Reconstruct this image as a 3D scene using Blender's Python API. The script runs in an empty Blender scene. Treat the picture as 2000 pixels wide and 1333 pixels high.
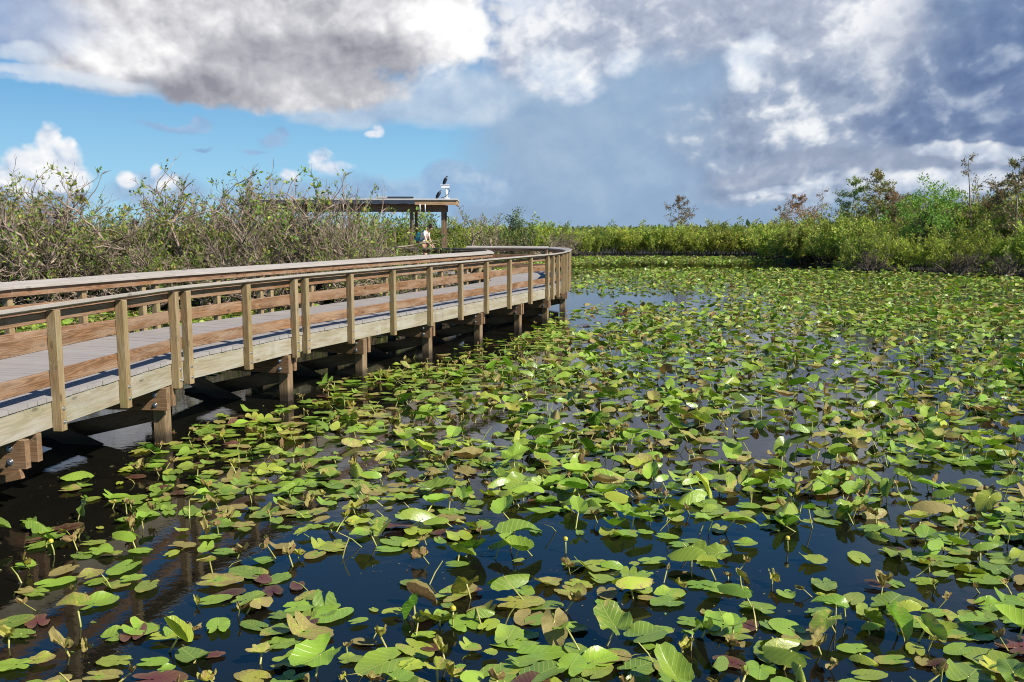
import bpy, bmesh, math, random
import numpy as np
from mathutils import Vector, Matrix
random.seed(7)
RNG = np.random.default_rng(11)
S = bpy.context.scene
COL = S.collection
PI = math.pi

# ------------------------------------------------------------------ camera
FPX = 1750.0                      # focal length in pixels of the 2000 px wide photograph
HZ = 444.0                        # horizon row
CAMZ = 2.58
PITCH = math.atan((666.5 - HZ) / FPX)
cam_d = bpy.data.cameras.new('camera')
cam_d.sensor_width = 36.0
cam_d.lens = 36.0 * FPX / 2000.0
cam_d.clip_start = 0.1
cam_d.clip_end = 6000.0
cam = bpy.data.objects.new('camera', cam_d)
COL.objects.link(cam)
cam.location = (0, 0, CAMZ)
cam.rotation_euler = (PI / 2 - PITCH, 0, 0)
S.camera = cam
S.view_settings.view_transform = 'Standard'
S.view_settings.look = 'None'
S.view_settings.exposure = 0.5
S.cycles.filter_width = 1.05
S.view_settings.gamma = 1.0

CP, SP = math.cos(PITCH), math.sin(PITCH)
def ray(px, py):
    x = (px - 1000.0) / FPX
    y = -(py - 666.5) / FPX
    return (x, CP + y * SP, -SP + y * CP)
def at(px, py, z=0.0):
    "the point at height z that the eye sees at a place of the photograph (a survey of the site)"
    d = ray(px, py)
    t = (z - CAMZ) / d[2]
    return (d[0] * t, d[1] * t, z)
def px_of(x, y, z):
    "arrays of world points to photograph pixels"
    dz = z - CAMZ
    zc = y * CP - dz * SP
    yc = y * SP + dz * CP
    return 1000.0 + FPX * x / zc, 666.5 - FPX * yc / zc
def azel(px, py):
    d = ray(px, py)
    return math.degrees(math.atan2(d[0], d[1])), math.degrees(math.atan2(d[2], math.hypot(d[0], d[1])))

# ------------------------------------------------------------------ helpers
def tag(o, label=None, cat=None, group=None, kind=None):
    if label: o['label'] = label
    if cat: o['category'] = cat
    if group: o['group'] = group
    if kind: o['kind'] = kind
    return o
def empty(name, loc=(0, 0, 0)):
    o = bpy.data.objects.new(name, None)
    o.empty_display_size = 0.2
    COL.objects.link(o)
    o.location = loc
    return o
def link_mesh(name, me, mat, parent=None, loc=None):
    o = bpy.data.objects.new(name, me)
    COL.objects.link(o)
    for m in (mat if isinstance(mat, (list, tuple)) else [mat]):
        if m is not None: me.materials.append(m)
    if parent is not None: o.parent = parent
    if loc is not None: o.location = loc
    return o
def mesh_np(name, V, F, uv=None, attrs=None, smooth=False):
    "a mesh from vertex and face arrays (all faces with the same number of corners), with point attributes"
    V = np.asarray(V, np.float32); F = np.asarray(F, np.int32)
    me = bpy.data.meshes.new(name)
    me.vertices.add(len(V)); me.vertices.foreach_set('co', V.ravel())
    n = F.shape[1]
    me.loops.add(F.size); me.loops.foreach_set('vertex_index', F.ravel())
    me.polygons.add(len(F))
    me.polygons.foreach_set('loop_start', np.arange(0, F.size, n, dtype=np.int32))
    me.polygons.foreach_set('loop_total', np.full(len(F), n, np.int32))
    if smooth: me.polygons.foreach_set('use_smooth', np.ones(len(F), bool))
    for k, a in (attrs or {}).items():
        a = np.asarray(a, np.float32)
        if a.ndim == 1:
            at_ = me.attributes.new(k, 'FLOAT', 'POINT'); at_.data.foreach_set('value', a)
        else:
            at_ = me.attributes.new(k, 'FLOAT_VECTOR', 'POINT'); at_.data.foreach_set('vector', a.ravel())
    if uv is not None:
        l = me.uv_layers.new(name='UVMap'); l.data.foreach_set('uv', np.asarray(uv, np.float32).ravel())
    me.update(calc_edges=True)
    return me

class MB:
    "collects boxes, bars and tubes for ONE mesh; U runs along each piece in metres"
    def __init__(self):
        self.v = []; self.f = []; self.uv = []; self.sm = []
    def quadface(self, ids, uvs, smooth=False):
        self.f.append(ids); self.uv.append(uvs); self.sm.append(smooth)
    def hexa(self, c8, L, W, H):
        "8 corners: bottom ring (0..3: start-right, start-left, end-left, end-right), then the top ring"
        o = len(self.v); self.v += [tuple(c) for c in c8]
        ou, ov = random.random() * 40, random.random() * 40
        def F(a, b, c, d, u0, u1, v0, v1):
            self.quadface([o + a, o + b, o + c, o + d], [(ou + u0, ov + v0), (ou + u1, ov + v0), (ou + u1, ov + v1), (ou + u0, ov + v1)])
        F(0, 3, 7, 4, 0, L, 0, H)              # right side
        F(2, 1, 5, 6, 0, L, 3, 3 + H)          # left side
        F(4, 7, 6, 5, 0, L, 6, 6 + W)          # top
        F(1, 2, 3, 0, 0, L, 9, 9 + W)          # bottom
        F(1, 0, 4, 5, 12, 12 + H * .3, 0, W)   # ends
        F(3, 2, 6, 7, 12, 12 + H * .3, 0, W)
    def bar(self, a, b, w, h, up=(0, 0, 1), tilt=0.0):
        "a bar from a to b (centre line), w across, h along up"
        a = Vector(a); b = Vector(b); d = (b - a); L = d.length; d.normalize()
        up = Vector(up); r = d.cross(up)
        if r.length < 1e-4: r = d.cross(Vector((1, 0, 0)))
        r.normalize(); u = r.cross(d).normalized()
        if tilt:
            c, s = math.cos(tilt), math.sin(tilt)
            r, u = r * c + u * s, u * c - r * s
        r = r * (w / 2); u = u * (h / 2)
        self.hexa([a + r - u, a - r - u, b - r - u, b + r - u, a + r + u, a - r + u, b - r + u, b + r + u], L, w, h)
    def box(self, c, sx, sy, sz, rz=0.0):
        c = Vector(c); d = Vector((math.cos(rz), math.sin(rz), 0)) * (sx / 2)
        self.bar(c - d, c + d, sy, sz)
    def tube(self, pts, rad, n=6, cap=True):
        pts = [Vector(p) for p in pts]
        if not isinstance(rad, (list, tuple)): rad = [rad] * len(pts)
        rings = []; L = 0.0
        ref = Vector((0.31, 0.17, 0.93))
        for i, p in enumerate(pts):
            d = (pts[min(i + 1, len(pts) - 1)] - pts[max(i - 1, 0)]).normalized()
            x = d.cross(ref)
            if x.length < 1e-3: x = d.cross(Vector((1, 0, 0)))
            x.normalize(); y = d.cross(x)
            o = len(self.v)
            for k in range(n):
                a = 2 * PI * k / n
                self.v.append(tuple(p + (x * math.cos(a) + y * math.sin(a)) * rad[i]))
            if i: L += (p - pts[i - 1]).length
            rings.append((o, L))
        for i in range(len(rings) - 1):
            (a, u0), (b, u1) = rings[i], rings[i + 1]
            for k in range(n):
                k2 = (k + 1) % n
                v0, v1 = k * 2 * rad[i], (k + 1) * 2 * rad[i]
                self.quadface([a + k, a + k2, b + k2, b + k], [(u0, v0), (u0, v1), (u1, v1), (u1, v0)], True)
        if cap and n >= 3:
            for o, flip in ((rings[0][0], True), (rings[-1][0], False)):
                ids = list(range(o, o + n))
                if flip: ids.reverse()
                self.quadface(ids, [(0, 0)] * n)
    def disc_bolt(self, c, nrm, r=0.018, h=0.012):
        c = Vector(c); nrm = Vector(nrm).normalized()
        self.tube([c, c + nrm * h * .4], r * 1.5, 12)
        self.tube([c + nrm * h * .4, c + nrm * h * 1.4], r * .85, 6)
    def mesh(self, name):
        me = bpy.data.meshes.new(name)
        me.from_pydata(self.v, [], self.f)
        l = me.uv_layers.new(name='UVMap')
        l.data.foreach_set('uv', np.array([c for q in self.uv for c in q], np.float32).ravel())
        me.polygons.foreach_set('use_smooth', np.array(self.sm, bool))
        me.update()
        return me
    def build(self, name, mat, parent=None, bevel=0.0):
        o = link_mesh(name, self.mesh(name), mat, parent)
        if bevel:
            m = o.modifiers.new('bevel', 'BEVEL'); m.width = bevel; m.segments = 1; m.limit_method = 'ANGLE'
        return o

# ------------------------------------------------------------------ node expressions
class X:
    "a node socket or a number with arithmetic"
    def __init__(self, tree, s): self.t, self.s = tree, s
    def _m(self, op, *a, clamp=False):
        n = self.t.nodes.new('ShaderNodeMath'); n.operation = op; n.use_clamp = clamp
        for i, q in enumerate((self,) + a):
            q = q.s if isinstance(q, X) else q
            if isinstance(q, (int, float)): n.inputs[i].default_value = q
            else: self.t.links.new(q, n.inputs[i])
        return X(self.t, n.outputs[0])
    def __add__(s, o): return s._m('ADD', o)
    __radd__ = __add__
    def __sub__(s, o): return s._m('SUBTRACT', o)
    def __rsub__(s, o): return X(s.t, o)._m('SUBTRACT', s)
    def __mul__(s, o): return s._m('MULTIPLY', o)
    __rmul__ = __mul__
    def __truediv__(s, o): return s._m('DIVIDE', o)
    def __neg__(s): return s * -1.0
    def max(s, o): return s._m('MAXIMUM', o)
    def min(s, o): return s._m('MINIMUM', o)
    def smax(s, o, k): return s._m('SMOOTH_MAX', o, k)
    def abs(s): return s._m('ABSOLUTE')
    def pow(s, o): return s._m('POWER', o)
    def sin(s): return s._m('SINE')
    def clamp(s): return s._m('ADD', 0.0, clamp=True)
    def step(s, a, b, to0=0.0, to1=1.0, kind='SMOOTHSTEP'):
        n = s.t.nodes.new('ShaderNodeMapRange'); n.interpolation_type = kind; n.clamp = True
        s.t.links.new(s.s, n.inputs[0])
        for i, q in ((1, a), (2, b), (3, to0), (4, to1)): n.inputs[i].default_value = q
        return X(s.t, n.outputs[0])
def vec(t, x, y, z):
    n = t.nodes.new('ShaderNodeCombineXYZ')
    for i, q in enumerate((x, y, z)):
        if isinstance(q, X): t.links.new(q.s, n.inputs[i])
        else: n.inputs[i].default_value = q
    return n.outputs[0]
def noise(t, v, scale, detail=4.0, rough=0.55, dist=0.0, dims='3D', color=False, lac=2.0):
    n = t.nodes.new('ShaderNodeTexNoise'); n.noise_dimensions = dims
    if v is not None: t.links.new(v, n.inputs['Vector'])
    n.inputs['Scale'].default_value = scale; n.inputs['Detail'].default_value = detail
    n.inputs['Roughness'].default_value = rough; n.inputs['Distortion'].default_value = dist
    n.inputs['Lacunarity'].default_value = lac
    return n.outputs['Color'] if color else X(t, n.outputs[0])
def mixc(t, f, a, b, blend='MIX'):
    n = t.nodes.new('ShaderNodeMix'); n.data_type = 'RGBA'; n.blend_type = blend
    for i, q in ((0, f), (6, a), (7, b)):
        q = q.s if isinstance(q, X) else q
        if isinstance(q, (int, float)): n.inputs[i].default_value = q
        elif isinstance(q, (tuple, list)): n.inputs[i].default_value = tuple(q)[:3] + (1.0,)
        else: t.links.new(q, n.inputs[i])
    return n.outputs[2]
def srgb(r, g, b):
    f = lambda c: (c / 255 / 12.92) if c / 255 <= 0.04045 else ((c / 255 + 0.055) / 1.055) ** 2.4
    return (f(r), f(g), f(b))
# ------------------------------------------------------------------ light
SUN_EL = math.radians(42.0)
SUN_H = Vector((0.85, -0.53, 0)).normalized()      # where the sun stands, as seen from the ground
sd = bpy.data.lights.new('sun', 'SUN')
sd.energy = 5.0; sd.angle = math.radians(0.53); sd.color = (1.0, 0.945, 0.86)
sun = bpy.data.objects.new('sun', sd); COL.objects.link(sun)
to_sun = Vector((SUN_H.x * math.cos(SUN_EL), SUN_H.y * math.cos(SUN_EL), math.sin(SUN_EL)))
sun.rotation_euler = (-to_sun).to_track_quat('-Z', 'Y').to_euler()
sun.location = to_sun * 60

W = bpy.data.worlds.new('World'); S.world = W; W.use_nodes = True
T = W.node_tree; T.nodes.clear()
SKY_STRENGTH = 0.1
def build_sky():
    t = T
    sky = t.nodes.new('ShaderNodeTexSky'); sky.sky_type = 'NISHITA'; sky.sun_disc = False
    sky.sun_elevation = SUN_EL
    sky.sun_rotation = math.atan2(SUN_H.x, SUN_H.y)
    sky.altitude = 0; sky.air_density = 1.0; sky.dust_density = 0.35; sky.ozone_density = 2.6
    tc = t.nodes.new('ShaderNodeTexCoord')
    sep = t.nodes.new('ShaderNodeSeparateXYZ'); t.links.new(tc.outputs['Generated'], sep.inputs[0])
    x, y, z = (X(t, sep.outputs[i]) for i in range(3))
    az = x._m('ARCTAN2', y) * 57.29578
    el = z._m('ARCSINE') * 57.29578
    # noise lives on the sphere of directions, flattened a little, turned and bent so that no lattice shows
    def turned(ox, oy, oz):
        return vec(t, x * 47.0 + y * 33.0 + z * 12.0 + ox, y * 46.0 - x * 33.5 + z * 9.0 + oy, z * 72.0 - x * 6.0 + oz)
    P0 = turned(0, 0, 0)
    wn = noise(t, P0, 0.21, 4, 0.5, color=True)
    wc = t.nodes.new('ShaderNodeSeparateColor'); t.links.new(wn, wc.inputs[0])
    w1, w2, wlow = (X(t, wc.outputs[i]) - 0.5 for i in range(3))
    w1f, w2f = w1, w2
    def bent(k, ox=0.0, oy=0.0, oz=0.0):
        return vec(t, x * 47.0 + y * 33.0 + z * 12.0 + w1 * k + ox, y * 46.0 - x * 33.5 + z * 9.0 + wlow * k + oy, z * 72.0 - x * 6.0 + w2 * k + oz)
    P = bent(1.3); P2 = bent(1.3, 0.34, -0.28, 0.8)
    N = noise(t, P, 0.30, 8, 0.56) - 0.5
    Na = noise(t, P, 0.30, 4, 0.5) - 0.5
    Nb = noise(t, P2, 0.30, 4, 0.5) - 0.5
    soft = noise(t, P, 0.13, 3, 0.5) - 0.5
    def billow(Q):
        o = None
        for sc, g in ((0.36, 0.52), (0.80, 0.28), (1.75, 0.16), (3.7, 0.055)):
            q = (noise(t, Q, sc, 0, 0.5) - 0.5).abs() * (2.0 * g)
            o = q if o is None else o + q
        return o
    fine = 0.30 - billow(P); fineb = 0.30 - billow(P2)      # puffy lumps with creases between
    fine = fine * -1.0; fineb = fineb * -1.0
    emb = Na - Nb
    U = az + w1 * 3.6
    V = el + w2 * 2.6
    def blob(px, py, rx, ry, k=1.0, warp=True):
        a, e = azel(px, py)
        du = ((U if warp else az) - a) / (rx / 30.5)
        dv = ((V if warp else el) - e) / (ry / 30.5)
        return (1.0 - (du * du + dv * dv)) if k == 1.0 else (1.0 - (du * du + dv * dv)) * k
    def field(bl):
        f = None
        for b in bl:
            q = blob(*b).max(-3.0)
            f = q if f is None else f.smax(q, 0.35)
        return f
    K = 1.0 / SKY_STRENGTH / 2.0 ** S.view_settings.exposure
    def C(c): return tuple(q * K for q in srgb(*c))
    col = sky.outputs[0]
    # a slightly richer blue, paler and brighter towards the horizon
    hz = el.step(0.0, 14.0)
    tint = mixc(t, hz, C((152, 208, 240)), C((60, 142, 208)))
    col = mixc(t, 0.9, col, tint)
    col = mixc(t, el.step(14.0, 55.0), col, mixc(t, el.step(14.0, 50.0), C((62, 118, 184)), C((16, 46, 112))))
    def layer(col, bl, e0, e1, amp, dark, mid, light, bias=0.5, ke=2.0, lights=(), opa=1.0, kn=0.0, afine=0.0, kf=0.0):
        f = field(bl) + N * (2.0 * amp)
        if afine: f = f + fine * afine
        a = f.step(e0, e1)
        if opa != 1.0: a = a * opa
        s = emb * ke + bias
        if kf: s = s + (fine - fineb) * kf
        if kn: s = s + soft * kn
        for (q, g) in lights:
            s = s + blob(*q).step(-0.4, 1.0) * g
        s = s.clamp()
        c = mixc(t, s.step(0.5, 1.0, kind='LINEAR'), mixc(t, s.step(0.0, 0.5, kind='LINEAR'), C(dark), C(mid)), C(light))
        return mixc(t, a, col, c)
    # cloud above the frame, broken, with deep blue between
    hole = blob(1530, -190, 330, 130).step(-0.3, 0.7)
    hi = (noise(t, P, 0.07, 6, 0.58) - 0.5) * 2.6 + 0.30
    a = (hi + el.step(16.5, 23.0) * -0.85 + el.step(45.0, 80.0) * 0.35 - hole * 1.4).step(-0.15, 0.5) * el.step(12.5, 16.0) * 0.95
    s = (emb * 1.4 + (fine - fineb) * 0.8 + 0.45 + soft * 1.2 - el.step(16.0, 22.0) * 0.55 + 0.2).clamp()
    col = mixc(t, a, col, mixc(t, s, C((104, 110, 128)), C((232, 234, 240))))
    # distant rain: a blue grey veil over the middle and right
    col = layer(col, [(1280, 330, 400, 330), (1700, 300, 620, 420), (2300, 200, 700, 600), (980, 430, 120, 60)], -0.1, 0.6, 0.22,
                (128, 152, 184), (150, 177, 207), (188, 206, 225), 0.46, 0.55, kn=0.45,
                lights=[((1150, 260, 260, 120), 0.14), ((1330, 420, 220, 60), -0.10)])
    # grey deck along the top middle
    col = layer(col, [(1330, 20, 420, 110), (1640, 60, 200, 170), (1080, 90, 160, 90)], -0.3, 0.8, 0.35,
                (150, 161, 186), (182, 191, 210), (243, 245, 249), 0.46, 1.3, kn=0.5, kf=1.0, afine=0.5,
                lights=[((1740, 60, 110, 120), 0.5), ((1010, 30, 130, 80), 0.4), ((1480, 40, 110, 50), -0.12)])
    # broken bright cloud, right of the middle
    col = layer(col, [(1660, 250, 320, 140), (1480, 250, 100, 110), (1860, 330, 240, 60), (1560, 360, 200, 40)], -0.5, 0.85, 0.35,
                (132, 149, 178), (166, 180, 203), (244, 247, 250), 0.44, 1.6, kn=0.55, kf=1.1, afine=0.5,
                lights=[((1730, 150, 60, 90), 0.30), ((1560, 270, 90, 45), 0.20), ((1640, 180, 60, 60), -0.15), ((1420, 320, 110, 70), -0.2), ((1700, 330, 200, 30), -0.15)])
    # dark slate mass at the right
    col = layer(col, [(1990, 120, 210, 190), (1850, 235, 150, 85), (2080, 230, 260, 90), (1760, 240, 90, 40)], -0.6, 0.95, 0.5,
                (84, 106, 149), (116, 137, 174), (190, 202, 221), 0.42, 1.5, kn=0.5, kf=0.8, afine=1.0, opa=0.92,
                lights=[((1950, 112, 60, 18), 0.35), ((1900, 210, 120, 30), 0.18), ((1960, 40, 90, 60), -0.2)])
    # bank of flat cloud low at the right and its bright rims
    col = layer(col, [(1720, 318, 320, 26), (1520, 335, 150, 22)], -0.2, 0.9, 0.4, (130, 145, 172), (156, 169, 193), (206, 214, 227), 0.45, 1.2, kf=0.6)
    col = layer(col, [(1890, 292, 110, 14), (1830, 358, 230, 24), (1560, 372, 150, 12), (1950, 300, 90, 20)], -0.2, 0.8, 0.4,
                (168, 183, 208), (208, 218, 233), (250, 251, 253), 0.52, 1.6, opa=0.85, afine=1.2, kf=1.5)
    # bright puffs in front of the rain
    col = layer(col, [(1095, 145, 66, 56), (1140, 182, 40, 32), (1215, 130, 38, 28), (1462, 128, 46, 34), (1490, 92, 32, 34)], -0.5, 1.0, 0.35,
                (170, 187, 217), (212, 223, 238), (250, 252, 254), 0.56, 1.3, afine=0.9, kf=1.2)
    # pale veil trailing below the big cloud
    col = layer(col, [(770, 205, 240, 46), (900, 190, 150, 60), (680, 225, 120, 26), (230, 165, 150, 26)], -0.2, 0.9, 0.35,
                (152, 174, 204), (190, 207, 226), (230, 236, 244), 0.5, 1.6, opa=0.85)
    # the big grey cumulus
    col = layer(col, [(350, 60, 330, 110), (700, 40, 290, 118), (480, 150, 220, 58), (640, 165, 170, 48), (210, 70, 170, 100), (880, 60, 90, 80), (370, 175, 90, 36)], -0.15, 0.45, 0.22,
                (146, 147, 158), (196, 196, 203), (255, 255, 255), 0.56, 1.0, kn=0.3, afine=0.7, kf=0.6,
                lights=[((890, 60, 95, 100), 0.62), ((255, 112, 120, 42), 0.34), ((160, 30, 100, 60), 0.14), ((640, 115, 240, 55), -0.20), ((430, 50, 220, 50), 0.07), ((380, 178, 150, 36), -0.42), ((600, 176, 130, 26), 0.02), ((620, 105, 200, 40), -0.12), ((760, 15, 150, 50), 0.12)])
    # wisps at the top left
    col = layer(col, [(30, 50, 110, 60), (-60, 30, 200, 80)], -0.3, 0.9, 0.4, (128, 154, 196), (156, 177, 212), (194, 208, 228), 0.5, 1.0, opa=0.8)
    col = layer(col, [(45, 112, 66, 20), (50, 148, 90, 11), (140, 165, 120, 14)], -0.3, 0.9, 0.4, (166, 190, 220), (210, 221, 236), (244, 247, 250), 0.6, 1.2, opa=0.85, afine=0.8)
    # small fair-weather cumulus over the bushes and a grey bank behind them
    col = layer(col, [(300, 375, 110, 40), (30, 380, 130, 55), (760, 385, 180, 44), (560, 390, 160, 34), (870, 352, 60, 30), (960, 365, 70, 30)], -0.2, 0.8, 0.3,
                (128, 158, 202), (156, 184, 216), (196, 212, 231), 0.45, 1.2, opa=0.85, kf=0.8, afine=0.6)
    col = layer(col, [(340, 252, 56, 8), (385, 240, 24, 11), (530, 275, 38, 15), (555, 258, 16, 16), (490, 293, 36, 5), (385, 290, 26, 4)], -0.3, 0.9, 0.5,
                (124, 160, 204), (150, 180, 216), (196, 212, 232), 0.45, 1.4, opa=0.75, afine=1.0)
    col = layer(col, [(85, 316, 62, 34), (92, 272, 26, 24), (122, 296, 24, 18), (48, 322, 36, 28), (110, 345, 52, 26), (40, 350, 60, 30)], -0.4, 0.5, 0.2,
                (178, 197, 223), (226, 233, 243), (254, 254, 254), 0.60, 0.9, afine=1.6, kf=1.5)
    col = layer(col, [(640, 310, 22, 22), (652, 336, 30, 16), (724, 262, 16, 8), (736, 254, 10, 10), (250, 350, 18, 14), (320, 352, 18, 14), (296, 338, 8, 13), (575, 352, 22, 14)], -0.9, 0.75, 0.4,
                (166, 190, 222), (214, 225, 241), (252, 252, 253), 0.6, 0.9, afine=2.2, kf=1.6)
    bg = t.nodes.new('ShaderNodeBackground'); bg.inputs[1].default_value = SKY_STRENGTH
    t.links.new(col, bg.inputs[0])
    out = t.nodes.new('ShaderNodeOutputWorld'); t.links.new(bg.outputs[0], out.inputs[0])
build_sky()
W.cycles.sampling_method = 'MANUAL'; W.cycles.sample_map_resolution = 1024
# ------------------------------------------------------------------ materials
def new_mat(name):
    m = bpy.data.materials.new(name); m.use_nodes = True
    t = m.node_tree; t.nodes.clear()
    out = t.nodes.new('ShaderNodeOutputMaterial')
    b = t.nodes.new('ShaderNodeBsdfPrincipled')
    t.links.new(b.outputs[0], out.inputs[0])
    return m, t, b, out
def setin(t, b, name, v):
    i = b.inputs[name]
    if isinstance(v, X): v = v.s
    if isinstance(v, (int, float)): i.default_value = v
    elif isinstance(v, (tuple, list)): i.default_value = tuple(v)[:3] + (1.0,)
    else: t.links.new(v, i)
def bump(t, h, strength, dist, b):
    n = t.nodes.new('ShaderNodeBump'); n.inputs['Strength'].default_value = strength; n.inputs['Distance'].default_value = dist
    t.links.new(h.s if isinstance(h, X) else h, n.inputs['Height'])
    t.links.new(n.outputs[0], b.inputs['Normal'])
def uvxy(t):
    u = t.nodes.new('ShaderNodeUVMap'); u.uv_map = 'UVMap'
    s = t.nodes.new('ShaderNodeSeparateXYZ'); t.links.new(u.outputs[0], s.inputs[0])
    return X(t, s.outputs[0]), X(t, s.outputs[1])
def attr(t, name, vecout=False):
    n = t.nodes.new('ShaderNodeAttribute'); n.attribute_name = name
    return n.outputs['Vector'] if vecout else X(t, n.outputs['Fac'])

def wood(name, dark, light, grey=None, greyamt=0.0, rings=26.0, green=0.0, wet=False, contrast=1.0):
    m, t, b, _ = new_mat(name)
    u, v = uvxy(t)
    knot = t.nodes.new('ShaderNodeTexVoronoi'); knot.voronoi_dimensions = '2D'; knot.inputs['Scale'].default_value = 1.0
    t.links.new(vec(t, u * 1.1, v * 3.4, 0.0), knot.inputs['Vector'])
    kd = X(t, knot.outputs['Distance'])
    kn = kd.step(0.0, 0.22, 1.0, 0.0)
    g = noise(t, vec(t, u * 0.5, v * 8.0, 0.0), 1.0, 2, 0.5) + kn * 0.28
    ring = ((g * rings * 6.283).sin() * 0.5 + 0.5).pow(1.6)
    fib = noise(t, vec(t, u * 5.0, v * 260.0, 0.0), 1.0, 3, 0.6)
    big = noise(t, vec(t, u * 0.9, v * 2.0, 3.0), 1.0, 4, 0.6)
    f = (ring * (0.46 * contrast) + fib * 0.6 + (big - 0.5) * 0.9).clamp()
    c = mixc(t, f, dark, light)
    c = mixc(t, kd.step(0.03, 0.07, 0.75, 0.0), c, tuple(q * 0.45 for q in dark))
    if grey:
        c = mixc(t, (noise(t, vec(t, u * 1.3, v * 7.0, 9.0), 1.0, 5, 0.65).step(0.38, 0.68) * greyamt), c, grey)
    if green:
        c = mixc(t, noise(t, vec(t, u * 1.0, v * 12.0, 5.0), 1.0, 5, 0.6).step(0.48, 0.75) * green, c, (0.19, 0.21, 0.075))
    c = mixc(t, noise(t, vec(t, u * 3.0, v * 1.2, 21.0), 1.0, 6, 0.7).step(0.56, 0.74) * 0.38, c, tuple(q * 0.42 for q in dark))
    if wet:
        geo = t.nodes.new('ShaderNodeNewGeometry'); s = t.nodes.new('ShaderNodeSeparateXYZ'); t.links.new(geo.outputs['Position'], s.inputs[0])
        wl = (X(t, s.outputs[2]) + (big - 0.5) * 0.14).step(0.06, 0.24, 0.85, 0.0)
        c = mixc(t, wl, c, (0.025, 0.02, 0.014))
    setin(t, b, 'Base Color', c)
    setin(t, b, 'Roughness', (fib * 0.25 + 0.6))
    setin(t, b, 'Specular IOR Level', 0.3)
    bump(t, ring * 0.5 + fib, 0.35, 0.004, b)
    return m
M = {}
M['rail'] = wood('rail board pine', (0.075, 0.036, 0.016), (0.345, 0.180, 0.088), (0.40, 0.30, 0.215), 0.5, rings=20)
M['post'] = wood('post pine', (0.15, 0.095, 0.042), (0.40, 0.285, 0.145), (0.42, 0.35, 0.23), 0.4, rings=17, green=0.6, contrast=0.8)
M['fascia'] = wood('fascia pine', (0.21, 0.17, 0.105), (0.44, 0.385, 0.275), (0.42, 0.40, 0.345), 0.7, rings=12, green=0.35, contrast=0.55)
M['cap'] = wood('weathered cap', (0.30, 0.265, 0.23), (0.45, 0.405, 0.355), (0.42, 0.385, 0.345), 0.7, rings=5, contrast=0.2)
M['pile'] = wood('pile timber', (0.11, 0.065, 0.032), (0.33, 0.22, 0.12), (0.34, 0.27, 0.18), 0.35, rings=14, green=0.4, wet=True)
M['beam'] = wood('beam timber', (0.12, 0.062, 0.03), (0.30, 0.18, 0.095), (0.30, 0.22, 0.15), 0.3, rings=14, green=0.25, wet=True)
def mk_deck():
    m, t, b, _ = new_mat('grey deck board')
    u, v = uvxy(t)
    oi = noise(t, vec(t, u * 0.02, v * 0.35, 0.0), 1.0, 0, 0.5)
    n = noise(t, vec(t, u * 2.0, v * 30.0, 0.0), 1.0, 4, 0.6)
    st = noise(t, vec(t, u * 0.9, v * 0.9, 7.0), 1.0, 5, 0.62)
    c = mixc(t, (n * 0.5 + oi * 0.9 - 0.25 + (st - 0.5)).clamp(), (0.25, 0.228, 0.212), (0.37, 0.343, 0.322))
    setin(t, b, 'Base Color', c); setin(t, b, 'Roughness', 0.7); setin(t, b, 'Specular IOR Level', 0.3)
    bump(t, n, 0.3, 0.003, b)
    return m
M['deck'] = mk_deck()
def plain(name, col, rough=0.5, metal=0.0, var=0.25, sc=3.0):
    m, t, b, _ = new_mat(name)
    tc = t.nodes.new('ShaderNodeTexCoord')
    n = noise(t, tc.outputs['Object'], sc, 5, 0.6)
    c = mixc(t, n, tuple(q * (1 - var) for q in col), tuple(min(1, q * (1 + var)) for q in col))
    setin(t, b, 'Base Color', c); setin(t, b, 'Roughness', rough); setin(t, b, 'Metallic', metal)
    return m
M['bolt'] = plain('galvanised steel', (0.55, 0.56, 0.58), 0.35, 0.9, 0.15, 60)

# ------------------------------------------------------------------ the boardwalk
DECK = 1.0
def V2(p): return Vector((p[0], p[1]))
def offset_line(pts, d):
    "d > 0 moves the line to the right of its direction; corners are mitred"
    pts = [V2(p) for p in pts]; out = []
    for i, p in enumerate(pts):
        a = (pts[i] - pts[i - 1]).normalized() if i else None
        b = (pts[i + 1] - pts[i]).normalized() if i < len(pts) - 1 else None
        na = Vector((a.y, -a.x)) if a else None
        nb = Vector((b.y, -b.x)) if b else None
        if na is None: out.append(p + nb * d)
        elif nb is None: out.append(p + na * d)
        else:
            m = (na + nb).normalized()
            out.append(p + m * (d / max(0.4, m.dot(na))))
    return out
def arc_len(pts):
    s = [0.0]
    for i in range(1, len(pts)): s.append(s[-1] + (V2(pts[i]) - V2(pts[i - 1])).length)
    return s
def point_on(pts, s):
    L = arc_len(pts)
    for i in range(1, len(pts)):
        if s <= L[i] or i == len(pts) - 1:
            d = (V2(pts[i]) - V2(pts[i - 1])).normalized()
            return V2(pts[i - 1]) + d * (s - L[i - 1]), d
def s_of_px(pts, px):
    "arc length where the line crosses the vertical sight line of a photograph column"
    k = (px - 1000.0) / FPX; L = arc_len(pts)
    best = None
    for i in range(1, len(pts)):
        a, b = V2(pts[i - 1]), V2(pts[i])
        yk = lambda p: (p.y * CP + (CAMZ - 1.9) * SP) * k
        fa, fb = a.x - yk(a), b.x - yk(b)
        if a.y > 0 and fa * fb <= 0 and fa != fb:
            best = L[i - 1] + (L[i] - L[i - 1]) * fa / (fa - fb); break
    return best
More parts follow.
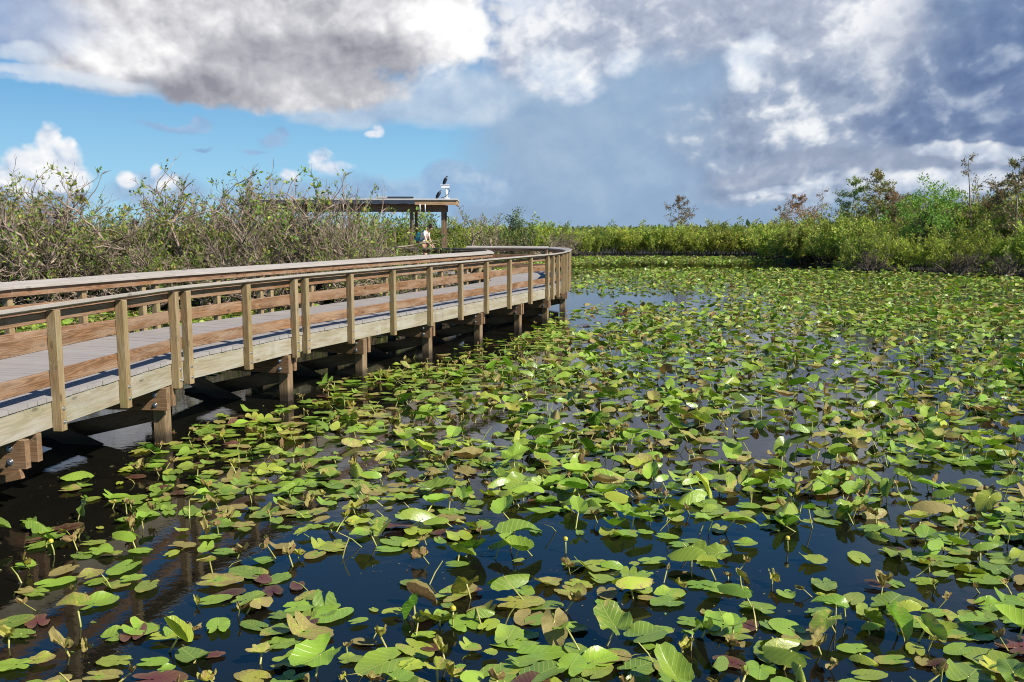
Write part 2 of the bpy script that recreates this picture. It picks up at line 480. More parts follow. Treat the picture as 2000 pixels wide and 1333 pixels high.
def strip_hexa(mb, A, B, i, za, zb, th, t0=0.0, t1=1.0):
    "piece i of a band between the lines A (right edge) and B (left edge); za, zb: underside heights, th: thickness"
    a0 = A[i].lerp(A[i + 1], t0); a1 = A[i].lerp(A[i + 1], t1)
    b0 = B[i].lerp(B[i + 1], t0); b1 = B[i].lerp(B[i + 1], t1)
    L = (a1 - a0).length; w = (a0 - b0).length
    c = lambda p, z: (p.x, p.y, z)
    mb.hexa([c(a0, za), c(b0, zb), c(b1, zb), c(a1, za), c(a0, za + th), c(b0, zb + th), c(b1, zb + th), c(a1, za + th)], L, w, th)

walk = empty('boardwalk', (-3.0, 14.0, 0.0))
tag(walk, 'long curved timber boardwalk with grey deck and handrails crossing the lily pond', 'boardwalk')
def wpart(mb, name, mat, bevel=0.004, parent=None):
    o = mb.build(name, mat, None, bevel)
    p = parent or walk
    o.parent = p
    o.matrix_parent_inverse = Matrix.Translation(-Vector(walk.location)) if p is walk else Matrix.Identity(4)
    if p is not walk:   # sub-part: its own mesh is in world coordinates, like its part's
        o.matrix_parent_inverse = Matrix.Identity(4)
    return o

RL = [(-5.05, 0.4), (-4.30, 7.52), (-3.96, 10.73), (-3.13, 13.37), (1.16, 24.1), (1.50, 25.6), (1.78, 27.3), (1.93, 29.0), (1.86, 30.7), (1.42, 32.3)]
LIN = [(-7.42, 0.4), (-6.62, 7.8), (-6.28, 11.3), (-5.36, 14.3), (-0.95, 25.3), (-0.52, 26.6), (-0.62, 28.3), (-1.35, 30.0), (-2.6, 30.9), (-5.2, 31.5), (-14.5, 31.7), (-30.0, 32.8)]
OUT2 = [(1.34, 32.95), (-0.6, 33.6), (-3.5, 34.2), (-13.2, 34.4), (-29.0, 35.6)]

ncap = 0
def railing(line, side, post_s, mats=('rail', 'post', 'fascia', 'cap'), bolts=0, cuts=None, fascia=True):
    bolts = bolts or set()
    """line: outer edge of the cap; side +1 when the outside lies to the right of its direction. Inward offsets: posts 0.02..0.115,
    boards 0.117..0.155, fascia 0.117..0.157, deck edge 0.105"""
    sg = side
    off = lambda d: offset_line(line, -sg * d)
    L = arc_len(line)
    breaks = cuts or []
    def band(o0, o1, za, zb, th, name, mat, gap=0.0015, bevel=0.004):
        A, B = off(o0), off(o1)
        for i in range(len(line) - 1):
            seg = L[i + 1] - L[i]
            inner = [0.0] + [(s - L[i]) / seg for s in breaks if L[i] + 0.4 < s < L[i + 1] - 0.4] + [1.0]
            for a, b in zip(inner[:-1], inner[1:]):
                mb = MB(); g = gap / seg
                strip_hexa(mb, A, B, i, za, zb, th, a + g, b - g)
                wpart(mb, name, M[mat], bevel)
    ct = math.tan(math.radians(14))
    band(0.0, 0.20, 1.848, 1.848 - 0.20 * ct, 0.038, 'cap_rail', mats[3])
    for z0, z1 in ((1.095, 1.24), (1.445, 1.59), (1.70, 1.795)):
        band(0.117, 0.155, z0, z0, z1 - z0, 'rail_board', mats[0])
    if fascia: band(0.117, 0.157, 0.70, 0.70, 0.253, 'fascia_board', mats[2])
    for k, s in enumerate(post_s):
        p, d = point_on(line, s)
        n = Vector((d.y, -d.x)) * sg
        c = p - n * 0.067
        mb = MB()
        h0, h1 = 0.655 + random.uniform(-0.012, 0.012), 1.81
        lean = random.uniform(-0.006, 0.006)
        mb.bar((c.x, c.y, h0), (c.x + d.x * lean, c.y + d.y * lean, h1), 0.086, 0.095, up=(n.x, n.y, 0))
        post = wpart(mb, 'post', M[mats[1]], 0.005)
        if s in bolts:
            for z in (0.75, 0.88):
                b = MB(); q = p - n * 0.02
                b.disc_bolt((q.x, q.y, z), (n.x, n.y, 0), 0.014, 0.008)
                o = b.build('bolt', M['bolt']); o.parent = post

LRL = arc_len(RL)
near_px = [115, 246, 348, 370, 488, 581, 602, 690, 773, 845, 905, 955, 1000, 1041, 1074, 1084, 1094.5, 1103.5, 1109.5, 1114.5]
ps = [s_of_px(RL, q) for q in near_px]
ps = [q for q in ps if q is not None]
ps = [ps[0] - 1.3 * k for k in range(1, 6) if ps[0] - 1.3 * k > 0.1] + ps
ps += [q for q in np.arange(ps[-1] + 0.9, LRL[-1], 0.85)] + [LRL[-1] - 0.06]
cut_r = [LRL[1] + 0.9, LRL[3] + 2.5, LRL[3] + 5.0, LRL[3] + 7.4, LRL[3] + 9.6]
railing(RL, 1, ps, bolts=set(ps[:14]), cuts=cut_r)
LOUT = offset_line(LIN, -0.21)
LLL = arc_len(LOUT)
left_px = [4, 150, 268, 294, 415, 500, 520, 600, 678, 747, 805, 856, 906, 930, 948, 962]
pl = [q for q in (s_of_px(LOUT, x) for x in left_px) if q is not None]
pl = [pl[0] - 1.3 * k for k in range(1, 6) if pl[0] - 1.3 * k > 0.1] + pl
pl += list(np.arange(pl[-1] + 0.8, LLL[8], 0.8)) + list(np.arange(LLL[8] + 0.7, LLL[-1] - 0.3, 1.6))
railing(LOUT, -1, pl, cuts=[LLL[1] + 1.1, LLL[3] + 3.0, LLL[3] + 6.0, LLL[3] + 9.0])
LO2 = arc_len(OUT2)
r2 = [OUT2[0], OUT2[1], (-1.7, 33.83)]
railing(r2, 1, [0.06, 1.05, 2.15, arc_len(r2)[-1] - 0.06], cuts=[])
r3 = [(-11.2, 34.36), OUT2[3], OUT2[4]]
railing(r3, 1, list(np.arange(0.06, arc_len(r3)[-1], 1.8)), cuts=[4.0, 8.0, 12.0])

# deck: planks laid across, fanning at the bends
def planks(A, B, pitch=0.146, gap=0.006, ov=0.0):
    A = [V2(p) for p in A]; B = [V2(p) for p in B]
    mb = MB()
    for i in range(len(A) - 1):
        Lm = max((A[i + 1] - A[i]).length, (B[i + 1] - B[i]).length)
        n = max(1, round(Lm / pitch))
        for k in range(n):
            g = gap / Lm / 2
            t0, t1 = k / n + g, (k + 1) / n - g
            a0, a1 = A[i].lerp(A[i + 1], t0), A[i].lerp(A[i + 1], t1)
            b0, b1 = B[i].lerp(B[i + 1], t0), B[i].lerp(B[i + 1], t1)
            e = random.uniform(-0.004, 0.004)
            d = (a0 - b0).normalized()
            a0 = a0 + d * e; a1 = a1 + d * e
            z1 = DECK + random.uniform(-0.0012, 0.0012); z0 = z1 - 0.042
            c = lambda p, z: (p.x, p.y, z)
            # the plank runs from B (left) to A (right)
            L = (a0 - b0).length; w = (a1 - a0).length
            mb.hexa([c(b1, z0), c(b0, z0), c(a0, z0), c(a1, z0), c(b1, z1), c(b0, z1), c(a0, z1), c(a1, z1)], L, w, 0.042)
    return mb
RE = offset_line(RL, -0.105)
LE = offset_line(LOUT, 0.105)
# main walk: pair the corner points, then the junction, then the side walk to the shelter
pa = RE[:5] + [RE[5], RE[6], RE[7], RE[8], RE[9]]
pb = LE[:5] + [LE[5], LE[5].lerp(LE[6], 0.6), LE[6], LE[6].lerp(LE[7], 0.5), LE[7]]
wpart(planks(pa, pb), 'deck', M['deck'], 0.0)
pc = [RE[9], V2(OUT2[0]), V2(OUT2[1]), V2(OUT2[2]), V2(OUT2[3]), V2(OUT2[4])]
pc = [V2(p) + Vector((0, -0.15)) if i else p for i, p in enumerate(pc)]
pd = [LE[7], LE[7].lerp(LE[8], 0.35), LE[8], LE[9], LE[10], LE[11]]
wpart(planks(pc, pd), 'deck', M['deck'], 0.0)

# piers: two piles, a pair of cap beams, braces
def bent(pr, plft, inset=0.09, brace=True, reach=0.06):
    a, b = V2(pr), V2(plft)             # right and left fascia lines
    d = (a - b).normalized(); nrm = Vector((-d.y, d.x))   # nrm: forward along the walk
    if nrm.y < 0 and abs(nrm.y) > 0.2: nrm = -nrm
    e0 = b - d * reach; e1 = a + d * reach
    for s in (-1, 1):
        mb = MB(); o = nrm * (0.122 * s)
        mb.bar((e0.x + o.x, e0.y + o.y, 0.565), (e1.x + o.x - d.x * 0.05 * (s > 0), e1.y + o.y - d.y * 0.05 * (s > 0), 0.565), 0.07, 0.265)
        beam = wpart(mb, 'cap_beam', M['beam'], 0.004)
        if s < 0:
            for z in (0.50, 0.62):
                q = a - d * 0.09 + o - nrm * 0.036
                bo = MB(); bo.disc_bolt((q.x, q.y, z), (-nrm.x, -nrm.y, 0), 0.02, 0.014)
                x = bo.build('bolt', M['bolt']); x.parent = beam
    for q in (a - d * inset, b + d * inset):
        mb = MB()
        mb.bar((q.x, q.y, -1.2), (q.x, q.y, 0.69), 0.15, 0.15, up=(d.x, d.y, 0))
        wpart(mb, 'pile', M['pile'], 0.006)
    if brace:
        o = nrm * -0.13
        p0, p1 = b + d * 0.25 + o, a - d * 0.75 + o
        mb = MB(); mb.bar((p0.x, p0.y, 0.46), (p1.x, p1.y, -0.12), 0.05, 0.2)
        wpart(mb, 'brace', M['beam'], 0.004)
        o = nrm * 0.13
        p0, p1 = a - d * 0.2 + o, b + d * 0.4 + o
        mb = MB(); mb.bar((p0.x, p0.y, 0.36), (p1.x, p1.y, -0.05), 0.05, 0.2)
        wpart(mb, 'brace', M['beam'], 0.004)
FR = offset_line(RL, -0.12); FL = offset_line(LOUT, 0.12)
def across(t_seg, i):
    a = FR[i].lerp(FR[i + 1], t_seg); 
    # foot of the perpendicular on the left fascia
    d = (FR[i + 1] - FR[i]).normalized(); n = Vector((-d.y, d.x))
    best = None
    for j in range(len(FL) - 1):
        e = FL[j + 1] - FL[j]; den = n.x * e.y - n.y * e.x
        if abs(den) < 1e-6: continue
        w = FL[j] - a
        tt = (w.x * e.y - w.y * e.x) / den; ss = (w.x * n.y - w.y * n.x) / den
        if 0 <= ss <= 1 and tt > 0 and (best is None or tt < best): best = tt
    return a, a + n * (best if best and best < 4 else 2.2)
bents = [(0, 0.25), (0, 0.655), (1, 0.13), (1, 0.93), (2, 0.93), (3, 0.17), (3, 0.385), (3, 0.60), (3, 0.81), (3, 0.985), (5, 0.9), (7, 0.6)]
for i, tt in bents:
    a, b = across(tt, i)
    bent(a, b, 1.0 if (i, tt) == (1, 0.13) else 0.09)
for k in range(4, 11):
    t_ = (k - 3) / 8.0
    p = V2(OUT2[2]).lerp(V2(OUT2[4]), t_); q = V2(LIN[9]).lerp(V2(LIN[11]), t_)
    bent(p, q, brace=False)
# ------------------------------------------------------------------ shelter, person, birds, camera box
M['roofwhite'] = plain('pale roof membrane', (0.50, 0.49, 0.47), 0.5, 0, 0.06)
M['gutter'] = plain('dark metal gutter', (0.05, 0.06, 0.085), 0.35, 0.2, 0.2)
M['brownwood'] = wood('shelter timber', (0.10, 0.06, 0.035), (0.25, 0.165, 0.10), None, 0, rings=14)
M['tanwood'] = wood('shelter fascia', (0.26, 0.16, 0.08), (0.50, 0.34, 0.19), None, 0, rings=14)
M['panel'] = plain('dark panel', (0.03, 0.035, 0.05), 0.25)
M['white'] = plain('white housing', (0.80, 0.80, 0.78), 0.45, 0, 0.05)
M['cable'] = plain('black cable', (0.02, 0.02, 0.02), 0.5)
DD = Vector((-2.13, 35.0)); ax = Vector((-0.9985, -0.035)).normalized(); bx = Vector((-0.035, 0.9985)).normalized()
RLEN, RDEP, RZ = 8.4, 3.4, 3.66
shel = empty('shelter', (DD.x, DD.y, 0))
tag(shel, 'flat roofed timber shade shelter half hidden by bushes beyond the boardwalk rail', 'shelter')
def P3(u, w, z): p = DD + ax * u + bx * w; return (p.x, p.y, z)
def spart(mb, name, mat, bevel=0.004):
    o = mb.build(name, mat, None, bevel); o.parent = shel
    o.matrix_parent_inverse = Matrix.Translation(-Vector(shel.location)); return o
mb = MB(); mb.bar(P3(-0.03, RDEP / 2, RZ - 0.02), P3(RLEN + 0.03, RDEP / 2, RZ - 0.02), RDEP + 0.1, 0.06); spart(mb, 'roof', M['roofwhite'])
mb = MB(); mb.bar(P3(0.0, 0.02, RZ - 0.15), P3(1.62, 0.02, RZ - 0.15), 0.05, 0.17); spart(mb, 'fascia_board', M['tanwood'])
mb = MB(); mb.bar(P3(0.02, 0.06, RZ - 0.15), P3(0.02, RDEP, RZ - 0.15), 0.05, 0.17); spart(mb, 'fascia_board', M['tanwood'])
mb = MB(); mb.bar(P3(1.63, 0.0, RZ - 0.125), P3(RLEN, 0.0, RZ - 0.125), 0.09, 0.12); spart(mb, 'gutter', M['gutter'])
for w in (0.42, RDEP - 0.42):
    mb = MB(); mb.bar(P3(0.45, w, RZ - 0.315), P3(RLEN - 0.4, w, RZ - 0.315), 0.14, 0.27); spart(mb, 'beam', M['brownwood'])
for u in np.arange(0.7, RLEN, 0.75):
    mb = MB(); mb.bar(P3(u, 0.1, RZ - 0.15), P3(u, RDEP - 0.05, RZ - 0.15), 0.05, 0.16); spart(mb, 'rafter', M['brownwood'], 0)
for u in (0.56, 1.78, 4.2, 6.4, 8.0):
    for w in (0.42, RDEP - 0.42):
        mb = MB(); q0 = P3(u, w, -1.0); q1 = P3(u, w, RZ - 0.455)
        mb.bar(q0, q1, 0.125, 0.125, up=(bx.x, bx.y, 0)); spart(mb, 'post', M['brownwood'], 0.006)
for u in (1.22, 1.42):
    mb = MB(); mb.tube([P3(u, -0.04, RZ - 0.2), P3(u, -0.04, RZ - 0.50)], 0.02, 8); spart(mb, 'drain_pipe', M['white'], 0)
mb = MB(); mb.bar(P3(0.1, RDEP / 2 + 0.3, 0.93), P3(RLEN - 0.1, RDEP / 2 + 0.3, 0.93), RDEP - 0.6, 0.08); spart(mb, 'floor', M['deck'])
mb = MB(); mb.bar(P3(1.75, 1.3, RZ + 0.07), P3(3.2, 1.3, RZ + 0.09), 1.0, 0.04); spart(mb, 'skylight', M['roofwhite'])
mb = MB()
for u in (1.9, 3.2): mb.bar(P3(u, 1.3, RZ), P3(u, 1.3, RZ + 0.065), 0.8, 0.06)
spart(mb, 'skylight_frame', M['white'], 0)
mb = MB(); mb.bar(P3(1.7, 0.55, RZ + 0.07), P3(2.7, 0.55, RZ + 0.07), 0.55, 0.05); spart(mb, 'solar_panel', M['panel'])

dev = empty('camera_housing', P3(0.42, 0.55, RZ + 0.02))
tag(dev, 'white box on a short white pole standing on the shelter roof end', 'camera housing')
mb = MB(); mb.tube([(0, 0, 0), (0, 0, 0.035)], 0.13, 16); mb.tube([(0, 0, 0.03), (0, 0, 0.40)], 0.05, 12); mb.build('pole', M['white'], dev)
mb = MB(); mb.bar((-0.2, 0, 0.47), (0.11, 0, 0.475), 0.16, 0.13); mb.bar((-0.24, 0, 0.535), (0.15, 0, 0.54), 0.20, 0.015); mb.build('box', M['white'], dev, 0.008)
mb = MB(); mb.tube([(0.08, -0.02, 0.42), (0.13, -0.05, 0.3), (0.08, -0.08, 0.18), (-0.04, -0.1, 0.08), (-0.2, -0.1, 0.03)], 0.012, 6); mb.build('cable', M['cable'], dev)

M['feather'] = plain('black feathers', (0.010, 0.010, 0.014), 0.42, 0, 0.4, 30)
M['birdskin'] = plain('dark bird skin', (0.035, 0.03, 0.03), 0.6)
def skin_mesh(name, verts, edges, root=0, sub=2):
    "a body grown round a skeleton: verts = [(x, y, z, rx, ry)]"
    me = bpy.data.meshes.new(name)
    me.from_pydata([v[:3] for v in verts], edges, [])
    o = bpy.data.objects.new(name, me); COL.objects.link(o)
    m = o.modifiers.new('skin', 'SKIN'); m.use_smooth_shade = True
    for i, v in enumerate(verts):
        s = me.skin_vertices[0].data[i]
        s.radius = (v[3], v[4] if len(v) > 4 else v[3]); s.use_root = (i == root)
    o.modifiers.new('sub', 'SUBSURF').levels = sub; o.modifiers['sub'].render_levels = sub
    dg = bpy.context.evaluated_depsgraph_get()
    ev = o.evaluated_get(dg); out = bpy.data.meshes.new_from_object(ev); out.name = name
    bpy.data.objects.remove(o)
    out.polygons.foreach_set('use_smooth', np.ones(len(out.polygons), bool))
    return out
def bird(loc, rz, label, lean=0.0):
    v = [(0, 0, 0.17, 0.072, 0.08), (0.035, 0, 0.245, 0.062, 0.07), (0.06, 0, 0.305, 0.036), (0.075, 0, 0.345, 0.034), (0.10, 0, 0.352, 0.024), (0.135, 0, 0.336, 0.008),
         (-0.035, 0, 0.10, 0.058, 0.06), (-0.07, 0, 0.02, 0.03, 0.045), (-0.10, 0, -0.07, 0.012, 0.045)]
    e = [(0, 1), (1, 2), (2, 3), (3, 4), (4, 5), (0, 6), (6, 7), (7, 8)]
    for s in (-1, 1):   # legs with toes
        b = len(v)
        v += [(-0.01, 0.035 * s, 0.075, 0.022), (0.012, 0.04 * s, 0.03, 0.009), (0.005, 0.04 * s, 0.004, 0.007), (0.045, 0.045 * s, 0.003, 0.004)]
        e += [(6, b), (b, b + 1), (b + 1, b + 2), (b + 2, b + 3)]
    root = link_mesh('perched_bird', skin_mesh('perched_bird', v, e), M['feather'])
    for s in (-1, 1):
        wv = [(0.05, 0.07 * s, 0.27, 0.02, 0.035), (0.0, 0.09 * s, 0.19, 0.02, 0.06), (-0.055, 0.075 * s, 0.085, 0.016, 0.05), (-0.10, 0.04 * s, -0.02, 0.008, 0.02)]
        link_mesh('wing', skin_mesh('wing', wv, [(0, 1), (1, 2), (2, 3)], 1, 1), M['feather'], root)
    root.location = loc; root.rotation_euler = (0, lean, rz); root.scale = (0.86,) * 3
    return tag(root, label, 'bird')
q = P3(0.46, 0.55, RZ + 0.585); bird((q[0], q[1], q[2]), 0.5, 'black bird perched on top of the white camera box')
q = P3(0.72, 0.12, RZ + 0.03); bird((q[0], q[1], q[2]), 0.6, 'black bird perched on the roof edge beside the white pole', 0.12)

# a walker, head bowed, with a blue-green pack, on the side walk
M['skin'] = plain('skin', (0.55, 0.33, 0.23), 0.5, 0, 0.05)
M['hair'] = plain('brown hair', (0.05, 0.028, 0.016), 0.6)
M['shirt'] = plain('white shirt', (0.75, 0.75, 0.74), 0.8, 0, 0.05)
M['shorts'] = plain('red checked shorts', (0.42, 0.11, 0.10), 0.8, 0, 0.35, 9)
M['pack'] = plain('blue green pack', (0.02, 0.22, 0.30), 0.6, 0, 0.2)
M['shoe'] = plain('shoe', (0.12, 0.10, 0.09), 0.7)
def person(loc, rz):
    # faces +x; metres above the deck
    v = [(0, 0, 0.93, 0.115, 0.15), (0.03, 0, 1.10, 0.10, 0.135), (0.10, 0, 1.28, 0.11, 0.155), (0.165, 0, 1.40, 0.075, 0.11), (0.215, 0, 1.455, 0.05), (0.275, 0, 1.505, 0.075, 0.07),
         (0.325, 0, 1.555, 0.085, 0.075), (0.352, 0, 1.60, 0.06, 0.055), (0.405, 0, 1.515, 0.016)]
    e = [(0, 1), (1, 2), (2, 3), (3, 4), (4, 5), (5, 6), (6, 7), (6, 8)]
    for s in (-1, 1):
        b = len(v); st = 0.12 * s
        v += [(0.0, 0.095 * s, 0.84, 0.095, 0.09), (0.05 + st * .5, 0.10 * s, 0.48, 0.055), (-0.02 + st, 0.10 * s, 0.30, 0.052), (-0.03 + st, 0.10 * s, 0.09, 0.036), (0.0 + st, 0.10 * s, 0.035, 0.036, 0.034), (0.13 + st, 0.11 * s, 0.025, 0.03, 0.022)]
        e += [(0, b)] + [(b + i, b + i + 1) for i in range(5)]
        b = len(v); hx = 0.40 if s < 0 else 0.34
        v += [(0.16, 0.19 * s, 1.36, 0.055), (0.22, 0.235 * s, 1.10, 0.04), (hx, 0.19 * s, 0.92, 0.027), (hx + 0.05, 0.185 * s, 0.875, 0.03, 0.018)]
        e += [(3, b)] + [(b + i, b + i + 1) for i in range(3)]
        for k, ln in enumerate((0.062, 0.075, 0.078, 0.07)):      # four fingers and a thumb
            f = len(v); yy = (0.185 + (k - 1.5) * 0.019) * s
            v += [(hx + 0.075, yy, 0.845, 0.009), (hx + 0.085, yy, 0.845 - ln * .55, 0.008), (hx + 0.075, yy, 0.845 - ln, 0.007)]
            e += [(b + 3, f), (f, f + 1), (f + 1, f + 2)]
        f = len(v); v += [(hx + 0.075, 0.185 * s - 0.035 * s, 0.875, 0.009), (hx + 0.10, 0.185 * s - 0.045 * s, 0.845, 0.008)]
        e += [(b + 3, f), (f, f + 1)]
    p = link_mesh('person', skin_mesh('person', v, e, 0, 1), M['skin'])
    sv = [(0.0, 0, 0.93, 0.125, 0.165), (0.03, 0, 1.10, 0.118, 0.155), (0.10, 0, 1.28, 0.125, 0.17), (0.16, 0, 1.385, 0.09, 0.12), (0.195, 0, 1.43, 0.06)]
    se = [(0, 1), (1, 2), (2, 3), (3, 4)]
    for s in (-1, 1):
        b = len(sv); sv += [(0.16, 0.19 * s, 1.36, 0.068), (0.195, 0.222 * s, 1.21, 0.06)]; se += [(3, b), (b, b + 1)]
    link_mesh('shirt', skin_mesh('shirt', sv, se, 0, 1), M['shirt'], p)
    sv = [(0, 0, 0.955, 0.13, 0.165)]; se = []
    for s in (-1, 1):
        b = len(sv); sv += [(0.0, 0.095 * s, 0.83, 0.115, 0.11), (0.03 + 0.03 * s, 0.10 * s, 0.62, 0.10)]; se += [(0, b), (b, b + 1)]
    link_mesh('shorts', skin_mesh('shorts', sv, se, 0, 1), M['shorts'], p)
    link_mesh('hair', skin_mesh('hair', [(0.25, 0, 1.545, 0.075, 0.07), (0.305, 0, 1.60, 0.088, 0.08), (0.352, 0, 1.62, 0.06)], [(0, 1), (1, 2)], 1, 1), M['hair'], p)
    for s in (-1, 1):
        st = 0.12 * s
        link_mesh('shoe', skin_mesh('shoe', [(-0.035 + st, 0.10 * s, 0.045, 0.043), (0.05 + st, 0.104 * s, 0.038, 0.042, 0.036), (0.15 + st, 0.11 * s, 0.03, 0.036, 0.028)], [(0, 1), (1, 2)], 1, 1), M['shoe'], p)
    p.location = loc; p.rotation_euler = (0, 0, rz)
    tag(p, 'person in a white shirt and reddish shorts bending over beneath the shelter', 'person')
    bag = empty('backpack', loc); bag.rotation_euler = (0, 0, rz)
    tag(bag, 'blue-green backpack worn by the person bending beside the shelter post', 'backpack')
    link_mesh('pack_body', skin_mesh('pack_body', [(-0.165, 0, 1.06, 0.10, 0.14), (-0.13, 0, 1.22, 0.105, 0.145), (-0.06, 0, 1.36, 0.07, 0.10)], [(0, 1), (1, 2)], 1, 1), M['pack'], bag)
    link_mesh('pack_pocket', skin_mesh('pack_pocket', [(-0.27, 0, 1.05, 0.035, 0.09), (-0.25, 0, 1.14, 0.035, 0.09)], [(0, 1)], 0, 1), M['pack'], bag)
    for s in (-1, 1):
        link_mesh('strap', skin_mesh('strap', [(-0.02, 0.10 * s, 1.40, 0.02, 0.028), (0.12, 0.12 * s, 1.455, 0.018, 0.028), (0.215, 0.13 * s, 1.33, 0.018, 0.028), (0.12, 0.165 * s, 1.12, 0.018, 0.026), (-0.06, 0.12 * s, 1.06, 0.018, 0.026)], [(0, 1), (1, 2), (2, 3), (3, 4)], 0, 1), M['pack'], bag)
person((-3.33, 33.4, 1.0), -0.25)
# ------------------------------------------------------------------ water and land
def mk_water():
    m, t, b, _ = new_mat('dark pond water')
    geo = t.nodes.new('ShaderNodeNewGeometry')
    s = t.nodes.new('ShaderNodeSeparateXYZ'); t.links.new(geo.outputs['Position'], s.inputs[0])
    x, y = X(t, s.outputs[0]), X(t, s.outputs[1])
    P = vec(t, x, y, 0.0)
    patch = noise(t, P, 0.35, 3, 0.5).step(0.42, 0.68)
    a = noise(t, vec(t, x * 6.0 + y * 1.5, y * 9.0 - x * 2.0, 0.0), 1.0, 3, 0.55)
    r = noise(t, vec(t, x * 22.0, y * 30.0 + x * 6.0, 4.0), 1.0, 2, 0.5)
    c = mixc(t, noise(t, P, 0.8, 4, 0.6), (0.003, 0.0035, 0.003), (0.010, 0.009, 0.006))
    setin(t, b, 'Base Color', c); setin(t, b, 'Roughness', 0.025); setin(t, b, 'IOR', 1.38)
    bump(t, a * 1.0 + r * (patch * 0.28 + 0.03), 0.055, 0.02, b)
    return m
M['water'] = mk_water()
me = mesh_np('water', [(-2500, -600, 0), (2500, -600, 0), (2500, 3500, 0), (-2500, 3500, 0)], [(0, 1, 2, 3)])
tag(link_mesh('water', me, M['water']), 'dark still pond water reflecting the cloudy sky', 'water', kind='structure')
def mk_soil():
    m, t, b, _ = new_mat('dark wet soil')
    geo = t.nodes.new('ShaderNodeNewGeometry')
    n = noise(t, geo.outputs['Position'], 1.6, 6, 0.62)
    setin(t, b, 'Base Color', mixc(t, n, (0.010, 0.009, 0.006), (0.035, 0.032, 0.015))); setin(t, b, 'Roughness', 0.95)
    bump(t, n, 0.8, 0.1, b)
    return m
M['soil'] = mk_soil()
SHORE = [(-300, 31.5), (-60, 30.5), (-24, 29.0), (-17, 28.6), (-11, 28.4), (-7.0, 29.0), (-5.0, 30.5), (-4.2, 36), (-4.5, 48), (-5, 62), (0, 73), (8, 78), (19.7, 77), (22.6, 70), (21.6, 60), (20.4, 53), (22.4, 49.5), (27, 47.2), (40, 46), (300, 44)]
def build_land():
    pts = []
    for (a, b) in zip(SHORE[:-1], SHORE[1:]):
        n = max(1, int(min(40, math.hypot(b[0] - a[0], b[1] - a[1]) / 0.8)))
        for k in range(n):
            t = k / n
            j = 0.25 if abs(a[0]) < 100 else 0
            pts.append((a[0] + (b[0] - a[0]) * t + random.uniform(-j, j), a[1] + (b[1] - a[1]) * t + random.uniform(-j, j)))
    pts.append(SHORE[-1])
    pts = [(-2400, 33.0)] + pts + [(2400, 44.0)]
    pts += [(2400, 3400), (-2400, 3400)]
    me = bpy.data.meshes.new('ground')
    bm = bmesh.new()
    f = bm.faces.new([bm.verts.new((x, y, 0.06)) for x, y in pts])
    r = bmesh.ops.extrude_face_region(bm, geom=[f])
    for v in r['geom']:
        if isinstance(v, bmesh.types.BMVert): v.co.z = -0.6
    bmesh.ops.recalc_face_normals(bm, faces=bm.faces)
    bmesh.ops.triangulate(bm, faces=bm.faces)
    bm.to_mesh(me); bm.free()
    tag(link_mesh('ground', me, M['soil']), 'dark low marsh ground under the shrubs beyond the water', 'ground', kind='structure')
build_land()
# ------------------------------------------------------------------ shrubs and trees
def mk_leafmat(name, rough=0.5, trans=0.42, hue=0.014, val=0.25):
    m, t, b, out = new_mat(name)
    c = attr(t, 'tint', True)
    oi = t.nodes.new('ShaderNodeObjectInfo')
    hs = t.nodes.new('ShaderNodeHueSaturation')
    r = X(t, oi.outputs['Random'])
    t.links.new((r * (2 * hue) + (0.5 - hue)).s, hs.inputs['Hue'])
    t.links.new(((r * 7.31)._m('FRACT') * (2 * val) + (1.0 - val)).s, hs.inputs['Value'])
    t.links.new(c, hs.inputs['Color'])
    setin(t, b, 'Base Color', hs.outputs[0]); setin(t, b, 'Roughness', rough); setin(t, b, 'Specular IOR Level', 0.35)
    tr = t.nodes.new('ShaderNodeBsdfTranslucent'); t.links.new(hs.outputs[0], tr.inputs[0])
    mx = t.nodes.new('ShaderNodeMixShader'); mx.inputs[0].default_value = trans
    t.links.new(b.outputs[0], mx.inputs[1]); t.links.new(tr.outputs[0], mx.inputs[2]); t.links.new(mx.outputs[0], out.inputs[0])
    return m
M['leaf'] = mk_leafmat('shrub leaves')
def mk_bark(name, a, b_, sc=14):
    m, t, b, _ = new_mat(name)
    tc = t.nodes.new('ShaderNodeTexCoord')
    n = noise(t, tc.outputs['Object'], sc, 5, 0.65)
    setin(t, b, 'Base Color', mixc(t, n.step(0.3, 0.7), a, b_)); setin(t, b, 'Roughness', 0.85)
    return m
M['bark_pale'] = mk_bark('pale grey bark', (0.105, 0.066, 0.045), (0.43, 0.335, 0.255), 2.2)
M['bark_dark'] = mk_bark('brown bark', (0.045, 0.033, 0.023), (0.135, 0.105, 0.075), 6)

